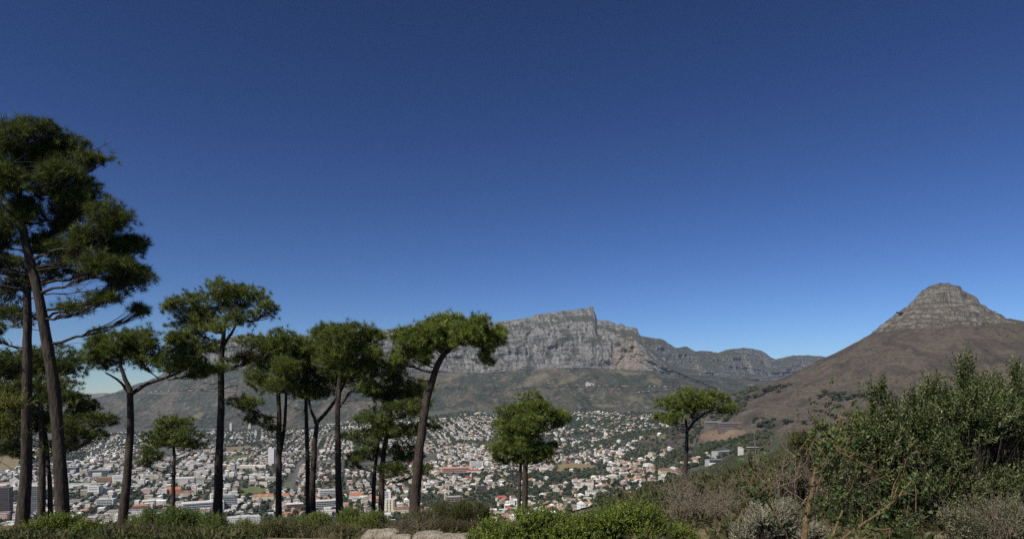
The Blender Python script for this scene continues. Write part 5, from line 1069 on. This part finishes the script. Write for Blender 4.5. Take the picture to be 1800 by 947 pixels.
shrub('young_tree', 'young yellow green leafy tree reaching in behind the straight grey trunk', 'tree', 216, 15, [(8, 715, 30, 26), (30, 708, 22, 10), (0, 745, 26, 18), (20, 765, 24, 12), (-25, 740, 40, 50)], (.06, .026), [(0.15, 0.155, 0.026), (0.11, 0.125, 0.026), (0.18, 0.17, 0.03)], SL=.3, nl=8, dens=.35, up=.4, stem=.010, stemmat='bark', foot=-60)

def dead_shrub(name, label, seed, Y, x0, x1, top, n1, rmax, group=None, spread=.5):
    rng = np.random.default_rng(seed); sc = Y / F
    X0 = ((x0 + x1) / 2 - CX) * sc; gz = float(gbase(X0, Y)); org = np.array([X0, Y, gz]); root = thing(name, label, 'shrub', org, group)
    bx = (rng.uniform(x0, x1, n1) - CX) * sc; by = Y + rng.normal(size=n1) * .35
    b0 = np.stack([bx * .75 + X0 * .25, by, gbase(bx, by) - .04], -1)
    hh = (gbase(bx, by) * -1 - (top + rng.uniform(0, 45, n1) - HZ) * sc)
    en = np.stack([bx, by, b0[:, 2] + hh], -1) + rng.normal(size=(n1, 3)) * [spread * .3, .2, 0]
    md = (b0 + en) / 2 + rng.normal(size=(n1, 3)) * [.14, .12, .08]
    def curve(a, m_, e, n=8):
        s = np.linspace(0, 1, n)[None, :, None]
        p = (1 - s) ** 2 * a[:, None] + 2 * s * (1 - s) * m_[:, None] + s * s * e[:, None]
        p[:, 1:] += rng.normal(size=(len(a), n - 1, 3)) * .012
        return p
    g = curve(b0, md, en); lv = [(g, rmax)]
    for k, (mul, ln) in enumerate(((5, .42), (5, .22))):
        pr = lv[-1][0]; n = len(pr) * mul; i = rng.integers(0, len(pr), n); j = rng.integers(2, 8, n); st = pr[i, j]
        d = nrm(nrm(pr[i, np.minimum(j + 1, 7)] - pr[i, j - 1]) + rng.normal(size=(n, 3)) * .75 + [0, 0, .15]); L = ln * rng.uniform(.4, 1.2, (n, 1))
        lv.append((curve(st, st + d * L * .5 + rng.normal(size=(n, 3)) * .04, st + d * L + [0, 0, .03]), lv[-1][1] * .55))
    mb = MB()
    for p, r in lv:
        v, f = tubes(p, np.linspace(1, .35, 8)[None] * r * rng.uniform(.6, 1.1, (len(p), 1)), 4); mb.add(v - org, f)
    mb.build('brushwood', M['twig'], root)
dead_shrub('dead_shrub', 'dead grey tangle of twigs beside the bright green bush', 301, 10.5, 1180, 1330, 862, 46, .011)
dead_shrub('dead_shrub', 'thin leafless grey shrub standing in front of the olive yellow bush', 302, 11, 1320, 1480, 790, 16, .012)
dead_shrub('dead_shrub', 'low dry tangle of twigs by the flat rocks', 303, 12, 690, 760, 915, 20, .006)
dead_shrub('dead_shrub', 'bleached bare twigs in the corner under the tall grey green bush', 304, 6.2, 1745, 1830, 900, 7, .006)

# the sapling with peeling orange bark
Y0 = 6.0; X0 = (1412 - CX) / F * Y0; org = np.array([X0, Y0, float(gbase(X0, Y0))])
root = thing('sapling', 'leaning leafless sapling with peeling orange bark and a few broad leaves', 'sapling', org)
STM = [('trunk', [(1400, 1010, 24), (1412, 950, 21), (1420, 895, 18), (1430, 850, 16), (1437, 808, 14), (1446, 780, 11), (1462, 760, 8), (1474, 738, 5), (1477, 722, 3)], 0),
       ('branch', [(1402, 1000, 12), (1385, 945, 9), (1352, 885, 8), (1330, 845, 7), (1320, 815, 6), (1314, 792, 3)], -.25), ('branch', [(1425, 1000, 14), (1480, 945, 10), (1540, 905, 9), (1580, 872, 7), (1602, 845, 4)], -.2),
       ('branch', [(1416, 915, 7), (1450, 885, 6), (1490, 862, 5), (1540, 845, 4), (1575, 822, 2)], .3), ('branch', [(1440, 985, 9), (1470, 925, 8), (1486, 880, 7), (1492, 855, 6), (1497, 830, 4)], .25), ('branch', [(1428, 860, 5), (1455, 835, 4), (1480, 800, 3), (1500, 770, 2)], .2),
       ('branch', [(1437, 806, 5), (1452, 790, 3), (1478, 783, 2)], -.1), ('branch', [(1440, 800, 4), (1432, 775, 3), (1428, 755, 2)], .15), ('branch', [(1462, 760, 4), (1444, 752, 3), (1436, 748, 2)], .05), ('branch', [(1500, 928, 6), (1560, 930, 5), (1620, 905, 3)], -.3),
       ('branch', [(1486, 880, 5), (1465, 850, 4), (1452, 826, 2)], .1), ('branch', [(1350, 882, 5), (1330, 872, 4), (1312, 862, 2)], -.25)]
rng = np.random.default_rng(8)
tip = []
for nm, pts, dz in STM:
    t = np.array(pts, float); k = np.linspace(0, 1, len(t)); w = np.concatenate([P(t[:, 0], t[:, 1], Y0 + dz * k), t[:, 2:3] * Y0 / F * .25], 1); w = polyline(w, 30)
    w[3:, :3] += rng.normal(size=(27, 3)) * .004; v, f = tubes(w[None, :, :3], (w[:, 3] * (1 + .18 * vn(np.arange(30) * .9, np.zeros(30), int(abs(t[0, 0])))))[None], 8)
    mb = MB(); mb.add(v - org, f)
    for q_ in range(5):
        i0 = rng.integers(6, 28); d = nrm((w[i0 + 1, :3] - w[i0 - 1, :3]) * 8 + rng.normal(size=3) * .5 + [0.1, 0, .2]); L_ = rng.uniform(.15, .45)
        s_ = np.linspace(0, 1, 9)[:, None]; tw = w[i0, :3] + d * L_ * s_ + np.cumsum(rng.normal(size=(9, 3)) * .008, 0) * s_
        v, f = tubes(tw[None], np.linspace(.0055, .002, 9)[None], 5); mb.add(v - org, f); tip.append(tw[-1])
    mb.build(nm, M['orange_bark'], root, smooth=True); tip += [w[q, :3] for q in rng.integers(6, 30, 20)]
tip = np.array(tip); n = len(tip); ax = nrm(rng.normal(size=(n, 3)) + [0, -.3, .4])
v, f, cc = shoots(rng, tip, ax, .09, 4, .042, .034, np.array([[0.07, 0.11, 0.03], [0.10, 0.14, 0.035], [0.05, 0.085, 0.03]])[rng.integers(0, 3, n)], 1.1); mb = MB(); mb.add(v - org, f, cc); mb.build('foliage', M['leaf'], root)

# pale rock slabs
m, nt, b = mat('pale_sandstone'); tc = N(nt, 'ShaderNodeTexCoord').outputs['Object']; n1 = noise(nt, tc, 5, 6, .65); n2 = noise(nt, tc, 26, 4, .7)
c = ramp(nt, n1, [(.3, (.20, .165, .12)), (.5, (.40, .345, .265)), (.7, (.50, .45, .37))]); c = mix(nt, ramp(nt, n2, [(.6, g3(0)), (.7, g3(.6))]), c, (.13, .12, .10))
nt.links.new(c, b.inputs['Base Color']); bump(nt, b, mth(nt, 'ADD', n1, n2), .09, 1.0)
I4 = ico(4)
for k, (x, y, rx, ry, d, lab) in enumerate(((670, 946, 30, 10, 10.2, 'broad pale sandstone slab in front of the largest heath bush'), (706, 949, 18, 7, 9.9, 'small pale stone wedged against the broad slab'), (752, 948, 26, 9, 9.8, 'humped pale rock, between the small stone and the low flat rock'), (800, 950, 30, 7, 9.6, 'low flat pale rock next to the bright green bush'))):
    v = I4[0]; s_ = v / (np.abs(v) ** 4).sum(1, keepdims=True) ** .25
    p0 = P(x, y, d); sc = d / F; q = s_ * np.array([rx, rx * .9, ry * 1.4]) * sc
    q *= (1 + .26 * fbm(v[:, 0] * 2.4 + k * 9 + v[:, 2], v[:, 1] * 2.4, 400 + k, 5))[:, None]; q[:, 2] += .012 * fbm(q[:, 0] * 6, q[:, 1] * 6, 410 + k, 3)
    mb = MB(); mb.add(q, I4[1]); o = mb.build('rock', m, smooth=True); o.location = tuple(p0); tag(o, lab, 'rock', 'rock slabs in the heath')

# trees on the burnt slope and on the saddle
mb0 = MB(); um = []
for k in range(4):
    r_ = np.random.default_rng(600 + k); mb = MB(); c0 = r_.normal(size=(7, 3)) * [.5, .5, .07] + [0, 0, .5]
    v, f, cc = blobs(r_, c0, r_.uniform(.35, .55, 7), r_.uniform(.4, .6, 7), I1, np.tile(TG[[k]] * .9, (7, 1))); mb.add(v, f, cc); mc = mb.mesh('crown', M['far_foliage'])
    mb = MB(); v, f = tubes(np.array([[[0, 0, -.35], [.03, 0, .2], [.05, .02, .65]]]), np.array([[.07, .055, .035]]), 6); mb.add(v, f); um.append((mc, mb.mesh('trunk', M['bark'])))
SLOPE = [(1452, 716, 6), (1433, 724, 5), (1443, 725, 6), (1453, 730, 7), (1462, 731, 6), (1489, 733, 9), (1469, 738, 6), (1471, 717, 8), (1457, 712, 8), (1463, 704, 9), (1475, 706, 8), (1493, 702, 8), (1499, 699, 7), (1505, 696, 6), (1487, 703, 7), (1520, 698, 8), (1527, 696, 8), (1534, 694, 7), (1564, 695, 7), (1573, 700, 6), (1520, 728, 8), (1536, 719, 6), (1555, 722, 7),
         (1346, 748, 13), (1380, 745, 9), (1388, 744, 7), (1414, 746, 8), (1425, 739, 5), (1336, 752, 9), (1356, 750, 8), (1590, 716, 6), (1605, 712, 7), (1442, 700, 9), (1449, 694, 9), (1456, 699, 10), (1466, 695, 9), (1474, 699, 9), (1482, 694, 8), (1512, 699, 8), (1543, 697, 7)]
SADDLE = [(1352, 688, 9), (1358, 686, 10), (1365, 685, 9), (1372, 683, 8), (1380, 681, 7), (1388, 678, 6), (1344, 692, 8), (1336, 697, 8), (1314, 700, 7), (1326, 700, 7), (1300, 703, 6), (1368, 690, 7)]
names = {}
for grp, L_, cat in (('small pines on the burnt slope below the peak', SLOPE, 's'), ('dark trees on the saddle', SADDLE, 'd')):
    for k, (x, y, w_) in enumerate(L_):
        p = hit(x, y, 700, 3200); rad = w_ / 2 / F * p[1] * 1.35
        if cat == 's':
            lab = f"small {'flat topped' if k % 2 else 'round topped'} pine on the burnt slope, {ORD[k // 2] if k > 1 else 'first'} from the grove edge"
        else: lab = f"dark {'slim' if w_ < 8 else 'broad'} tree on the saddle ridge, {ORD[k] if k else 'first'} along the crest"
        root = thing('hill_pine' if cat == 's' else 'saddle_tree', lab, 'tree', p, grp); root.scale = (rad, rad, rad * (1.15 if k % 3 else 1.5)); root.rotation_euler = (0, 0, k * 1.3)
        for nm, me in zip(('crown', 'trunk'), um[k % 4]):
            o = bpy.data.objects.new(nm, me); COL.objects.link(o); o.parent = root
pk = P(1581, 551, 1985); root = thing('hill_pine', 'lone wind bent pine clinging to the rocky shoulder of the peak', 'tree', (pk[0], pk[1], float(peak_z(pk[0], pk[1]))), None); root.scale = (8, 8, 9)
for nm, me in zip(('crown', 'trunk'), um[1]):
    o = bpy.data.objects.new(nm, me); COL.objects.link(o); o.parent = root

# ------------------------------------------------------------------ air
m = bpy.data.materials.new('pale_air'); m.use_nodes = True; nt = m.node_tree; nt.nodes.clear()
pv = N(nt, 'ShaderNodeVolumePrincipled'); pv.inputs['Density'].default_value = HAZE; pv.inputs['Color'].default_value = (0.5, 0.68, 0.95, 1); pv.inputs['Anisotropy'].default_value = 0.0
out = N(nt, 'ShaderNodeOutputMaterial'); nt.links.new(pv.outputs[0], out.inputs['Volume'])
x0, x1, y0, y1, z0, z1 = -9000, 13500, -40, 12100, -420, 790
v = [(x, y, z) for x in (x0, x1) for y in (y0, y1) for z in (z0, z1)]
mb = MB(); mb.add(v, [(0, 1, 3, 2), (4, 6, 7, 5), (0, 4, 5, 1), (2, 3, 7, 6), (0, 2, 6, 4), (1, 5, 7, 3)]); tag(mb.build('haze', m), kind='stuff')
